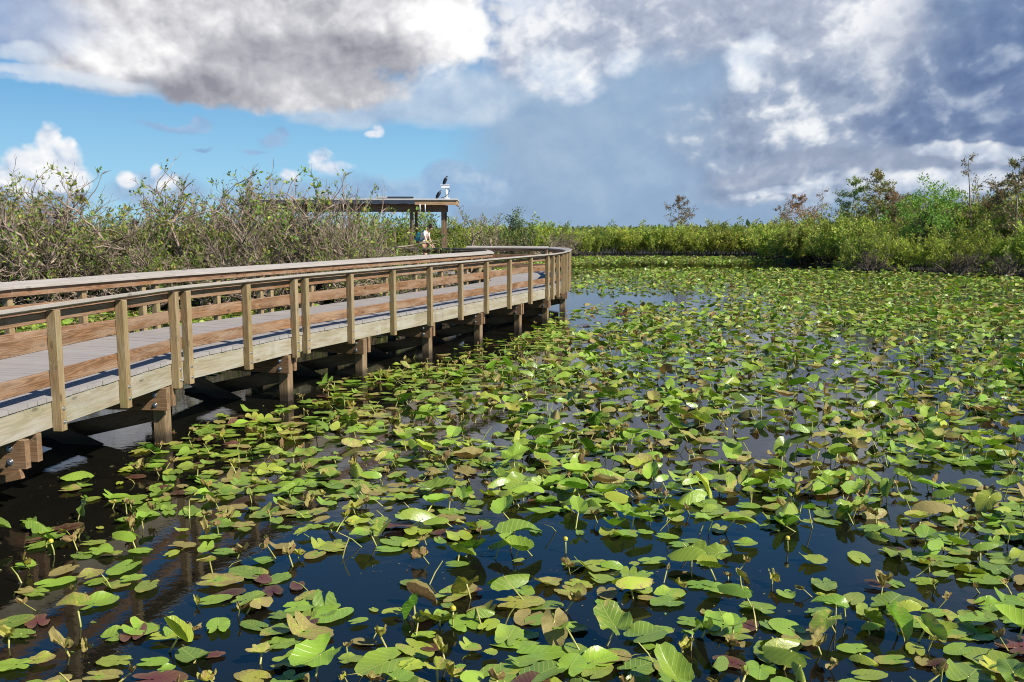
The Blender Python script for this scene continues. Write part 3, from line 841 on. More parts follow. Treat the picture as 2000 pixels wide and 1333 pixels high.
class Grow:
    def __init__(self, seed):
        self.r = np.random.default_rng(seed); self.a = []; self.b = []; self.ra = []; self.rb = []; self.tips = []; self.mid = []
    def limb(self, p, d, L, r, n, curl, up=0.0, taper=0.35):
        "a crooked limb; returns its points"
        pts = [p]; d = d / np.linalg.norm(d)
        for i in range(n):
            d = d + self.r.normal(0, curl, 3) + np.array([0, 0, up])
            d = d / np.linalg.norm(d)
            q = pts[-1] + d * (L / n)
            if q[2] < 0.05: q[2] = 0.05
            r0 = r * (1 - (1 - taper) * i / n); r1 = r * (1 - (1 - taper) * (i + 1) / n)
            self.a.append(pts[-1]); self.b.append(q); self.ra.append(r0); self.rb.append(r1)
            pts.append(q)
        return pts, d, r * taper
    def side(self, d, ang):
        q = self.r.normal(0, 1, 3); q = q - d * q.dot(d); q /= np.linalg.norm(q)
        return d * math.cos(ang) + q * math.sin(ang)
    def branchmesh(self, name, sides=4, rmin=0.004):
        A = np.array(self.a); B = np.array(self.b); ra = np.maximum(self.ra, rmin); rb = np.maximum(self.rb, rmin)
        D = B - A; L = np.linalg.norm(D, axis=1, keepdims=True); D = D / np.maximum(L, 1e-6)
        ref = np.where(np.abs(D[:, 2:3]) < 0.9, np.array([[0, 0, 1.0]]), np.array([[1.0, 0, 0]]))
        x = np.cross(D, ref); x /= np.linalg.norm(x, axis=1, keepdims=True); y = np.cross(D, x)
        V = []
        for k in range(sides):
            c, s = math.cos(2 * PI * k / sides), math.sin(2 * PI * k / sides)
            V.append(A + (x * c + y * s) * ra[:, None]); V.append(B + (x * c + y * s) * rb[:, None])
        V = np.stack(V, 1)       # n, 2*sides, 3
        n = len(A); o = (np.arange(n) * 2 * sides)[:, None]
        F = []
        for k in range(sides):
            k2 = (k + 1) % sides
            F.append(np.concatenate([o + 2 * k, o + 2 * k2, o + 2 * k2 + 1, o + 2 * k + 1], 1))
        F = np.stack(F, 1).reshape(-1, 4)
        return mesh_np(name, V.reshape(-1, 3), F, smooth=True)

def leafmesh(name, P, D, size, aspect, tint, rng, fold=0.25):
    "leaf-sized faces: two quads folded along the midrib would cost twice; one bent quad each"
    n = len(P); P = np.asarray(P); D = np.asarray(D)
    D = D / np.maximum(np.linalg.norm(D, axis=1, keepdims=True), 1e-6)
    q = rng.normal(0, 1, (n, 3)); q[:, 2] *= 0.6
    x = np.cross(D, q); x /= np.maximum(np.linalg.norm(x, axis=1, keepdims=True), 1e-6)
    nz = np.cross(x, D)
    L = size[:, None]; Wd = L * aspect * 0.5
    v0 = P; v1 = P + D * L * 0.5 + x * Wd + nz * Wd * fold; v2 = P + D * L; v3 = P + D * L * 0.5 - x * Wd + nz * Wd * fold
    V = np.stack([v0, v1, v2, v3], 1).reshape(-1, 3)
    F = np.arange(4 * n).reshape(-1, 4)
    return mesh_np(name, V, F, attrs={'tint': np.repeat(tint, 4, 0)})
def tints(rng, n, cols, probs, var=0.2):
    c = np.array(cols)[rng.choice(len(cols), n, p=np.array(probs) / np.sum(probs))]
    return np.clip(c * rng.uniform(1 - var, 1 + var, (n, 1)) * rng.uniform(0.93, 1.07, (n, 3)), 0, 1)

GREENS = [(0.19, 0.29, 0.045), (0.28, 0.36, 0.06), (0.12, 0.20, 0.04), (0.42, 0.42, 0.07), (0.33, 0.22, 0.09)]
def pond_apple(seed, H=3.8, R=2.6, leafn=1.0, tipden=1.0, upright=0.0):
    "a crooked many-stemmed pale barked shrub with fine bare twigs and sparse leaves"
    g = Grow(seed); r = g.r; LP = []; LD = []
    ns = r.integers(5, 8)
    for s in range(ns):
        az = 2 * PI * s / ns + r.uniform(-.4, .4); lean = r.uniform(0.35, 0.95) * (1 - upright)
        d = np.array([math.cos(az) * math.sin(lean), math.sin(az) * math.sin(lean), math.cos(lean)])
        p = np.array([r.normal(0, .22), r.normal(0, .22), -0.1])
        pts, d1, rr = g.limb(p, d, H * r.uniform(.5, .78), r.uniform(.065, .13), 7, .24, 0.03)
        for i1 in range(r.integers(5, 8)):
            q = pts[r.integers(2, len(pts))]
            d2 = g.side(d1, r.uniform(.4, 1.15)); d2[2] = d2[2] * .6 + r.uniform(0.0, .45)
            pts2, d2, r2 = g.limb(q, d2, H * r.uniform(.25, .5), rr * r.uniform(.7, 1.15), 6, .30, 0.05)
            lush = leafn * (3.6 if r.random() < .28 else .35)
            for i2 in range(r.integers(4, 7)):
                q2 = pts2[r.integers(1, len(pts2))]
                pts3, d3, r3 = g.limb(q2, g.side(d2, r.uniform(.4, 1.1)) + np.array([0, 0, .22]), H * r.uniform(.10, .25), .0135, 4, .25, 0.06)
                for i3 in range(int(r.integers(2, 5) * tipden)):
                    q3 = pts3[r.integers(1, len(pts3))]
                    pts4, d4, r4 = g.limb(q3, g.side(d3, r.uniform(.4, 1.0)) + np.array([0, 0, .25]), r.uniform(.14, .42), .0065, 3, .22, 0.05)
                    if r.random() < .40 * lush:
                        k = r.integers(3, 9)
                        for _ in range(k):
                            LP.append(pts4[r.integers(1, len(pts4))] + r.normal(0, .03, 3)); LD.append(d4 * .6 + r.normal(0, .7, 3) + np.array([0, 0, .2]))
    n = len(LP)
    zt = np.percentile(np.array(g.b)[:, 2], 99.8); kz = H / zt
    g.a = [q * kz for q in g.a]; g.b = [q * kz for q in g.b]; LP = [q * kz for q in LP]
    me_b = g.branchmesh('trunk', 4, 0.0042)
    me_l = leafmesh('crown', LP, LD, r.uniform(.08, .15, n), .5, tints(r, n, GREENS, [.36, .3, .14, .14, .06]), r)
    return me_b, me_l
def willow(seed, H=2.7, R=1.6, n=4300, cols=None, probs=None, stems=34, size=(0.10, 0.20), lean=.42, t0=.28):
    "a dense soft shrub of upright stems"
    g = Grow(seed); r = g.r; LP = []; LD = []
    tot = []
    for s in range(stems):
        az = r.uniform(0, 2 * PI); lean_ = abs(r.normal(0, lean))
        d = np.array([math.cos(az) * math.sin(lean_), math.sin(az) * math.sin(lean_), math.cos(lean_)])
        rad = R * .55 * math.sqrt(r.random()); a2 = r.uniform(0, 2 * PI)
        p = np.array([math.cos(a2) * rad, math.sin(a2) * rad, -.05])
        hh = H * r.uniform(.55, 1.0) * (1 - .25 * (rad / R))
        pts, d1, rr = g.limb(p, d, hh, r.uniform(.012, .03), 6, .10, 0.02)
        tot.append((pts, d1, t0))
        for i in range(r.integers(4, 8)):
            k = r.integers(2, len(pts))
            pts2, d2, _ = g.limb(pts[k], g.side(d1, r.uniform(.3, .9)) + np.array([0, 0, .25]), hh * r.uniform(.16, .36), .009, 3, .16, 0.05)
            tot.append((pts2, d2, .05))
    per = max(1, n // len(tot)); CL = []
    for pts, d, ts in tot:
        clump = r.uniform(.5, 1.6); ct = r.uniform(.68, 1.32)
        for _ in range(int(per * clump) + r.integers(0, 2)):
            t = ts + (1 - ts) * r.random() ** .6
            k = min(len(pts) - 2, int(t * (len(pts) - 1)))
            q = pts[k] + (pts[k + 1] - pts[k]) * r.random()
            LP.append(q + r.normal(0, .06, 3)); LD.append(d * .8 + r.normal(0, .5, 3) + np.array([0, 0, .1])); CL.append(ct)
    m = len(LP)
    cols = cols or [(0.29, 0.40, 0.05), (0.41, 0.48, 0.07), (0.19, 0.29, 0.045), (0.54, 0.52, 0.10), (0.32, 0.21, 0.10)]
    probs = probs or [.34, .34, .12, .15, .05]
    me_b = g.branchmesh('trunk', 3, 0.006)
    me_l = leafmesh('crown', LP, LD, r.uniform(size[0], size[1], m), .36, np.clip(tints(r, m, cols, probs) * np.array(CL)[:, None], 0, .8), r)
    return me_b, me_l
def cypress(seed, H=6.0, spread=1.6, density=1.0, cols=None, flat=0.3, bare=0.35, tip=True):
    "a slim tapering trunk with level limbs; feathery tufts along the twigs"
    g = Grow(seed); r = g.r; LP = []; LD = []
    pts, d, rr = g.limb(np.array([0, 0, -.1]), np.array([r.normal(0, .03), r.normal(0, .03), 1.0]), H, .09 * H / 6, 12, .035, 0.0, .12)
    nb = int(24 * density)
    for i in range(nb):
        t = bare + (1 - bare) * (i + r.random()) / nb
        x = t * (len(pts) - 1); k = min(len(pts) - 2, int(x)); q = pts[k] + (pts[k + 1] - pts[k]) * (x - k)
        az = r.uniform(0, 2 * PI)
        L = spread * (1 - (t - bare) / (1 - bare) * .75) * r.uniform(.45, 1.05)
        p2, d2, _ = g.limb(q, np.array([math.cos(az), math.sin(az), r.uniform(-.05, .32)]), L, .026 * (1.15 - t), 5, .14, 0.04)
        for j in range(r.integers(5, 10)):
            kk = r.integers(1, len(p2))
            p3, d3, _ = g.limb(p2[kk], g.side(d2, r.uniform(.4, 1.0)) + np.array([0, 0, .15]), L * r.uniform(.14, .36), .007, 3, .18, 0.02)
            for _ in range(int(13 * density)):
                LP.append(p3[r.integers(0, len(p3))] + r.normal(0, .07, 3)); LD.append(d3 + r.normal(0, .6, 3))
    n = len(LP)
    cols = cols or [(0.26, 0.13, 0.06), (0.20, 0.16, 0.06), (0.30, 0.20, 0.10)]
    return g.branchmesh('trunk', 5, 0.006), leafmesh('crown', LP, LD, r.uniform(.09, .19, n), .4, tints(r, n, cols, [1] * len(cols)), r)
def broadleaf(seed, H=4.5, n_cl=30, cols=None, lean=0.0, R=1.5):
    "open tree with leaves bunched at the branch ends"
    g = Grow(seed); r = g.r; LP = []; LD = []
    pts, d, rr = g.limb(np.array([0, 0, -.1]), np.array([lean, 0, 1.0]), H * .62, .055, 7, .10, 0.02, .5)
    for i in range(n_cl):
        k = r.integers(3, len(pts)); az = r.uniform(0, 2 * PI)
        p2, d2, _ = g.limb(pts[k], np.array([math.cos(az) * .9, math.sin(az) * .9, r.uniform(.3, 1.6)]), H * r.uniform(.16, .40) * R / 1.5, .02, 4, .2, 0.05)
        for _ in range(r.integers(38, 75)):
            LP.append(p2[-1] + r.normal(0, .17, 3) * np.array([1.1, 1.1, .8])); LD.append(r.normal(0, 1, 3) + np.array([0, 0, .3]))
    n = len(LP)
    cols = cols or [(0.16, 0.27, 0.045), (0.10, 0.19, 0.035), (0.24, 0.32, 0.06)]
    return g.branchmesh('trunk', 5, 0.006), leafmesh('crown', LP, LD, r.uniform(.10, .19, n), .5, tints(r, n, cols, [1] * len(cols)), r)

def plant(name, pair, loc, rz, sc, label, cat, group, bark='bark_pale', parts=('trunk', 'crown')):
    e = empty(name, loc); e.rotation_euler = (0, 0, rz)
    e.scale = sc if isinstance(sc, (tuple, list)) else (sc, sc, sc)
    for nm, me, mt in zip(parts, pair, (M[bark], M['leaf'])):
        o = bpy.data.objects.new(nm, me); COL.objects.link(o); o.parent = e
        if not me.materials: me.materials.append(mt)
    return tag(e, label, cat, group)
ORD = ['first', 'second', 'third', 'fourth', 'fifth', 'sixth', 'seventh', 'eighth', 'ninth', 'tenth', 'eleventh', 'twelfth', 'thirteenth', 'fourteenth', 'fifteenth', 'sixteenth', 'seventeenth', 'eighteenth', 'nineteenth', 'twentieth',
       '21st', '22nd', '23rd', '24th', '25th', '26th', '27th', '28th', '29th', '30th', '31st', '32nd', '33rd', '34th', '35th', '36th', '37th', '38th', '39th', '40th', '41st', '42nd', '43rd', '44th', '45th', '46th', '47th', '48th', '49th', '50th']

# bare twiggy pond shrubs along the far side of the boardwalk
PA = [pond_apple(100 + i, H, 2.6, lf, td) for i, (H, lf, td) in enumerate([(4.0, .45, 1.35), (4.0, 1.1, 1.35), (4.0, .2, 1.6), (4.0, 2.1, 1.25), (4.0, .6, 1.45)])]
spots = []   # photo column, distance, height factor, template
for px, Y, top, k in [(-95, 29.5, 345, 3), (-30, 28.8, 352, 1), (30, 29.6, 366, 3), (92, 29.0, 340, 0), (165, 29.7, 318, 4), (205, 29.3, 384, 1), (262, 30.0, 352, 0), (318, 29.0, 400, 2), (376, 30.0, 332, 4),
                    (420, 29.9, 322, 3), (476, 29.2, 378, 1), (530, 29.8, 356, 2), (590, 29.0, 372, 0), (642, 29.7, 322, 4), (690, 29.2, 342, 2), (716, 29.4, 396, 3), (752, 28.4, 432, 1), (782, 28.3, 474, 3), (826, 28.6, 476, 2),
                    (130, 37.6, 372, 4), (350, 37.4, 376, 0), (520, 40.0, 380, 1), (20, 38.2, 372, 2), (700, 27.3, 458, 4), (630, 27.6, 448, 1), (520, 28.0, 440, 2), (410, 28.2, 446, 0), (300, 28.3, 450, 4), (60, 28.2, 440, 1), (180, 28.3, 446, 3),
                    (0, 29.0, 392, 0), (560, 28.6, 415, 3), (665, 28.5, 410, 1), (115, 28.6, 412, 2)]:
    h = (CAMZ + (HZ - top + 2) / FPX * Y) / 4.0
    spots.append((px, Y, h, k))
front = sorted([s for s in spots], key=lambda s: s[0])
for i, (px, Y, h, k) in enumerate(front):
    X0 = (px - 1000) / FPX * Y
    what = 'low twiggy pond shrub' if h < .72 else ('tall pale-branched twiggy pond shrub' if h > 1.1 else 'grey twiggy pond shrub with sparse leaves')
    plant('pond_shrub', PA[k], (X0, Y, 0.0), random.uniform(0, 6.28), (max(h, .75) * (.72 if px > 680 else 1.0), max(h, .75) * (.72 if px > 680 else 1.0), h),
          '%s behind the handrail, %s from left' % (what, ORD[i]), 'shrub', 'twiggy shrubs behind the boardwalk')
for i, (px, Y, h) in enumerate([(-190, 29.4, 1.05), (-280, 30.2, 1.1), (-370, 29.6, .95), (-470, 30.5, 1.1), (-580, 29.8, 1.0), (-700, 30.6, 1.1), (-830, 30.2, 1.0), (-240, 28.6, .7), (-420, 28.7, .7), (-640, 28.9, .7)]):
    plant('pond_shrub', PA[i % 5], ((px - 1000) / FPX * Y, Y, 0.0), random.uniform(0, 6.28), h, 'twiggy pond shrub carrying the thicket on beyond the edge of the view', 'shrub', 'shrubs continuing the thicket')
# green leafy shrubs mixed in behind them
LG = [willow(200 + i, 2.6, 1.9, 3000, [(0.19, 0.28, 0.05), (0.29, 0.36, 0.06), (0.13, 0.19, 0.035), (0.42, 0.42, 0.08), (0.29, 0.20, 0.09)], [.34, .3, .18, .1, .08], 26, (.09, .17)) for i in range(2)]
gs = [(-50, 29.4, 1.15), (5, 29.3, 1.15), (75, 42.5, 1.25), (150, 43, 1.2), (225, 44.5, 1.25), (290, 44, 1.15), (355, 43, 1.3), (430, 43.5, 1.25), (500, 44, 1.3), (560, 45.5, 1.3), (620, 46, 1.25), (690, 44.5, 1.3), (745, 46, 1.3), (800, 47.5, 1.3), (850, 49, 1.25),
      (480, 30.1, 1.0), (330, 29.8, .95), (250, 29.6, .95), (590, 30.0, 1.0), (660, 30.0, 1.0), (400, 29.6, .95), (150, 29.8, .95), (100, 30.1, .95), (200, 30.2, 1.0), (290, 30.3, 1.0), (540, 30.2, .95), (625, 30.2, 1.0), (440, 30.3, 1.0), (705, 30.2, .8)]
gs.sort()
for i, (px, Y, h) in enumerate(gs):
    X0 = (px - 1000) / FPX * Y
    plant('leafy_shrub', LG[i % 2], (X0, Y, 0.03), random.uniform(0, 6.28), h,
          'green leafy shrub showing through the twiggy thicket, %s from left' % ORD[i], 'shrub', 'green shrubs behind the twiggy thicket', 'bark_dark')
# soft yellow-green shrubs round the far shore
WL = [willow(300 + i, *a) for i, a in enumerate([(2.7, 1.7, 6200), (2.5, 1.9, 6200), (2.9, 1.6, 6200), (2.6, 1.7, 5600)])]
WD = [willow(320 + i, 2.8, 1.9, 6000, [(0.25, 0.34, 0.05), (0.37, 0.42, 0.07), (0.15, 0.20, 0.045), (0.38, 0.26, 0.12), (0.50, 0.50, 0.08)], [.32, .26, .14, .18, .10], 40, (.09, .18)) for i in range(2)]
WO = [willow(340 + i, 2.9, 2.3, 7600, [(0.32, 0.43, 0.05), (0.46, 0.53, 0.07), (0.16, 0.25, 0.04), (0.38, 0.28, 0.12), (0.60, 0.60, 0.09)], [.36, .32, .12, .08, .12], 44, (.09, .18), lean=.5, t0=.3) for i in range(3)]
far = []
px = 880
while px < 1560:
    Y = 80 + random.uniform(-.8, 1.5) if px > 1075 else 72 + random.uniform(-3, 3)
    far.append((px, Y, random.uniform(.74, 1.10) if px < 1400 else random.uniform(.95, 1.2), 'W', random.randrange(4)))
    far.append((px + 20, Y + 3.2, random.uniform(.82, 1.26) if px < 1400 else random.uniform(1.05, 1.35), 'W', random.randrange(4)))
    px += random.uniform(40, 52)
for a, b, Y0, Y1, h0, h1, st in [(1500, 1720, 71, 53.6, 1.0, 1.1, 42), (1690, 2090, 53.2, 49.3, .85, .95, 62), (1560, 2090, 66, 54.5, 1.12, 1.5, 42), (1560, 2090, 70, 58.5, 1.25, 1.66, 44), (1500, 2090, 76, 62, 1.2, 1.84, 44)]:
    px = a
    while px < b:
        f = (px - a) / (b - a)
        far.append((px, Y0 + (Y1 - Y0) * f + random.uniform(-.6, .8) - (1.0 if Y1 < 50 else 0), (h0 + (h1 - h0) * f) * random.uniform(.8, 1.16), 'O' if Y1 < 50 else ('D' if random.random() < .4 else 'W'), random.randrange(4)))
        px += st * random.uniform(.8, 1.2)
far.sort()
for i, (px, Y, h, t, k) in enumerate(far):
    X0 = (px - 1000) / FPX * Y
    pr = WL[k] if t == 'W' else (WO[k % 3] if t == 'O' else WD[k % 2])
    n = i + 1
    suf = ORD[i] if i < len(ORD) else '%d%s' % (n, 'th' if 10 < n % 100 < 14 else {1: 'st', 2: 'nd', 3: 'rd'}.get(n % 10, 'th'))
    plant('shore_shrub', pr, (X0, Y, 0.03), random.uniform(0, 6.28), (h * random.uniform(.95, 1.2), h * random.uniform(.95, 1.2), h),
          '%s shrub, %s along the far bank from the boardwalk' % ({'W': 'yellow-green willowy', 'D': 'olive and brown tangled', 'O': 'overhanging mixed green'}[t], suf), 'shrub', 'shrubs lining the far bank', 'bark_dark')
SB = [pond_apple(360 + i, 2.0, 2.2, .12, .55) for i in range(2)]
for i, (px, Y, h) in enumerate([(1545, 68.0, .7), (1700, 50.9, .85), (1868, 47.4, .75), (1960, 46.6, .8)]):
    plant('waterside_shrub', SB[i % 2], ((px - 1000) / FPX * Y, Y, 0.0), random.uniform(0, 6.28), h, 'bare crooked waterside shrub at the foot of the far bank, %s from left' % ORD[i], 'shrub', 'bare shrubs at the foot of the far bank', 'bark_dark')
# taller trees standing over them
RUST = [(0.34, 0.18, 0.08), (0.40, 0.26, 0.13), (0.27, 0.22, 0.10)]
GRN = [(0.18, 0.29, 0.06), (0.27, 0.35, 0.08), (0.33, 0.28, 0.10)]
BRN = [(0.22, 0.15, 0.08), (0.28, 0.20, 0.11), (0.20, 0.19, 0.08)]
def tree(px, Y, top, kind, seed, label, w=1.0, **kw):
    H = CAMZ + (HZ - top) / FPX * Y
    X0 = (px - 1000) / FPX * Y
    if kind == 'c': pr = cypress(seed, H, **kw); nm, ct = 'cypress_tree', 'tree'
    elif kind == 'b': pr = broadleaf(seed, H, **kw); nm, ct = 'broadleaf_tree', 'tree'
    else: pr = pond_apple(seed, H * .92, 2.4, **kw); nm, ct = 'bare_tree', 'tree'
    plant(nm, pr, (X0, Y, 0.03), random.uniform(0, 6.28), (w, w, 1.0), label, ct, 'taller trees above the shrubs', 'bark_pale' if kind != 'b' else 'bark_dark')
tree(1320, 92, 384, 'c', 401, 'lone small rust-crowned tree standing above the far low shrubs', spread=2.6, density=1.1, cols=RUST + [(0.16, 0.14, .06)], bare=.45)
tree(1600, 72, 370, 'c', 402, 'thin nearly bare tree beside the green-topped cypress', spread=2.4, density=.45, cols=BRN)
tree(1566, 75, 386, 'c', 403, 'low rust-brown cypress nearest the lone far tree', spread=3.2, density=1.3, cols=RUST)
tree(1652, 68, 352, 'c', 404, 'cypress with level green branches above the shrubs', spread=3.0, density=1.35, cols=GRN)
tree(1704, 66, 337, 'c', 405, 'pointed green cypress with a spindly leader', spread=3.0, density=1.5, cols=GRN + [(0.28, .15, .07)])
tree(1740, 66, 376, 'c', 406, 'rust-coloured cypress clump beside the pointed green cypress', spread=3.0, density=1.4, cols=RUST)
tree(1800, 57, 366, 'b', 407, 'bright green bushy-topped tree standing above the bank shrubs', n_cl=80, R=2.3, cols=[(0.20, 0.34, 0.05), (0.14, 0.25, 0.04), (0.30, 0.42, 0.06)])
tree(1845, 60, 380, 'b', 408, 'pale thin green tree beside the bushy-topped one', n_cl=26, R=1.5, cols=[(0.26, 0.36, 0.07), (0.20, 0.28, 0.06)])
tree(1896, 58, 312, 'c', 409, 'tall almost leafless tree with wide upswept limbs', spread=2.9, density=.6, cols=BRN, bare=.3)
tree(1940, 58, 360, 'c', 410, 'reddish brown thin tree between the two tallest trees', spread=2.6, density=1.2, cols=RUST + BRN)
tree(1984, 55, 312, 'c', 411, 'tallest brown-green cypress at the far end of the bank', spread=2.2, density=1.4, cols=BRN + GRN[:1], bare=.3)
tree(2012, 56, 330, 'c', 412, 'brown cypress beyond the tallest one, half out of view', spread=2.3, density=1.3, cols=BRN + RUST, bare=.3)
tree(1520, 80, 404, 'c', 413, 'short brown tree just clear of the shrubs beside the bank bend', spread=1.6, density=.7, cols=BRN)
tree(988, 66, 388, 'b', 414, 'slender tree with round leaf bunches beyond the boardwalk bend', n_cl=15, R=1.0, cols=[(0.13, 0.19, 0.06), (0.19, 0.24, 0.09)])
tree(1036, 66, 394, 'b', 415, 'leaning tree with round leaf bunches, farther from the shelter than its twin', n_cl=13, R=1.1, cols=[(0.13, 0.19, 0.06), (0.19, 0.24, 0.09)], lean=.25)
tree(935, 64, 402, 'p', 416, 'grey bare-branched tree nearest the shelter post', leafn=.8)
tree(1080, 68, 424, 'p', 417, 'low grey leafless bush behind the boardwalk corner', leafn=.1)
tree(968, 67, 410, 'p', 418, 'brushy grey tree between the shelter and the slender tree', leafn=.9)
# dark tufts of air plants in the twigs
M['airplant'] = plain('dark air plant', (0.13, 0.07, 0.04), 0.8, 0, 0.4, 8)
for i, (px, py, Y, r_, lab) in enumerate([(128, 424, 28.8, .30, 'large dark brown air plant tuft high in the twigs'), (166, 388, 29.7, .2, 'dark air plant tuft above the larger one in the twigs'), (633, 404, 29.0, .18, 'small brown air plant tuft in twigs before the shelter roof'), (270, 435, 29.2, .14, 'little tan air plant on a pale crooked branch')]):
    rr = np.random.default_rng(900 + i); n = 150
    D = rr.normal(0, 1, (n, 3)); D[:, 2] = D[:, 2] * .8 - .15
    me = leafmesh('air_plant', np.zeros((n, 3)) + rr.normal(0, r_ * .12, (n, 3)), D, rr.uniform(.5, 1.0, n) * r_ * 1.25, .10, np.ones((n, 3)) * .05, rr)
    q = at(px, py, CAMZ + .001) if py < HZ else None
    zz = CAMZ + (HZ - py) / FPX * Y
    tag(link_mesh('air_plant', me, M['airplant'], None, ((px - 1000) / FPX * Y, Y, zz)), lab, 'plant')
# the marsh beyond: one far mass that reads only as a line
rr = np.random.default_rng(77); n = 64000
Yf = rr.uniform(95, 420, n); Xf = rr.uniform(-1.1, 1.1, n) * Yf * .8; nl = 9000
Yf[:nl] = rr.uniform(42, 110, nl); Xf[:nl] = -Yf[:nl] * rr.uniform(.62, 1.7, nl)

hh = (1.5 + 0.7 * np.sin(Xf * .13 + Yf * .05) + .5 * np.sin(Xf * .031)) 
Zf = rr.random(n) ** .6 * np.maximum(hh, .8)
P_ = np.stack([Xf, Yf, Zf], 1)
me = leafmesh('far_marsh_shrubbery', P_, rr.normal(0, 1, (n, 3)) + np.array([0, 0, .6]), rr.uniform(.5, 1.1, n), .5, tints(rr, n, [(0.17, 0.22, 0.05), (0.24, 0.27, 0.07), (0.12, 0.15, 0.04)], [1, 1, 1]), rr)
tag(link_mesh('far_marsh_shrubbery', me, M['leaf']), 'distant low green marsh scrub along the horizon', 'scrub', kind='stuff')
# ------------------------------------------------------------------ the water lily leaves
def mk_pad():
    m, t, b, out = new_mat('lily leaf')
    tint = attr(t, 'tint', True); luv = attr(t, 'luv', True); wear = attr(t, 'wear')
    s = t.nodes.new('ShaderNodeSeparateXYZ'); t.links.new(luv, s.inputs[0])
    x, y, seed = X(t, s.outputs[0]), X(t, s.outputs[1]), X(t, s.outputs[2])
    P = vec(t, x * 3.0 + seed * 17.0, y * 3.0, seed * 9.0)
    n1 = noise(t, P, 1.0, 5, 0.6); n2 = noise(t, P, 5.0, 4, 0.6)
    rad = (x * x + y * y).pow(0.5)
    v = ((y - x.abs() * 0.9) * 46.0 + n1 * 3.0).sin().step(0.72, 1.0) * x.abs().step(0.0, 0.05)
    mid = x.abs().step(0.004, 0.02, 1.0, 0.0) * y.step(-0.02, 0.02)
    c = mixc(t, (n1 - 0.5) * 1.6 + 0.5, mixc(t, 1.0, tint, (0.62, 0.72, 0.6), 'MULTIPLY'), tint)
    hs = t.nodes.new('ShaderNodeMix'); 
    c = mixc(t, ((v * 0.42 + mid * 0.5) * (wear + 0.3).step(0.0, 0.25)).clamp(), c, (0.46, 0.52, 0.13))
    yel = (n1 + wear * 0.85 + rad * 0.26).step(0.86, 1.06)
    c = mixc(t, yel * 0.8, c, (0.50, 0.44, 0.075))
    br = (n2 * 0.62 + n1 * 0.4 + wear * 0.7 + rad * 0.22).step(0.86, 0.97)
    c = mixc(t, br, c, mixc(t, n2, (0.12, 0.055, 0.022), (0.44, 0.29, 0.13)))
    sp = n2.step(0.71, 0.76) * 0.7
    c = mixc(t, sp, c, (0.10, 0.07, 0.02))
    geo = t.nodes.new('ShaderNodeNewGeometry')
    c = mixc(t, X(t, geo.outputs['Backfacing']) * 0.35 * (wear + 0.3).step(0.0, 0.25), c, (0.32, 0.37, 0.09))
    setin(t, b, 'Base Color', c)
    setin(t, b, 'Roughness', (br * 0.4 + n2 * 0.2 + 0.20))
    setin(t, b, 'Specular IOR Level', 0.38)
    bump(t, n2 * 0.6 - v * 0.5 - mid, 0.35, 0.006, b)
    tr = t.nodes.new('ShaderNodeBsdfTranslucent'); t.links.new(mixc(t, 1.0, c, (1.25, 1.25, 0.7), 'MULTIPLY'), tr.inputs[0])
    mx = t.nodes.new('ShaderNodeMixShader'); mx.inputs[0].default_value = 0.22
    t.links.new(b.outputs[0], mx.inputs[1]); t.links.new(tr.outputs[0], mx.inputs[2]); t.links.new(mx.outputs[0], out.inputs[0])
    return m
M['pad'] = mk_pad()
def mk_stalk():
    m, t, b, out = new_mat('lily stalk')
    tc = t.nodes.new('ShaderNodeTexCoord'); oi = t.nodes.new('ShaderNodeObjectInfo')
    n = noise(t, tc.outputs['Object'], 5.0, 3, 0.6)
    setin(t, b, 'Base Color', mixc(t, n.step(0.3, 0.7), (0.24, 0.30, 0.05), (0.50, 0.45, 0.14))); setin(t, b, 'Roughness', 0.4)
    return m
M['stalk'] = mk_stalk()

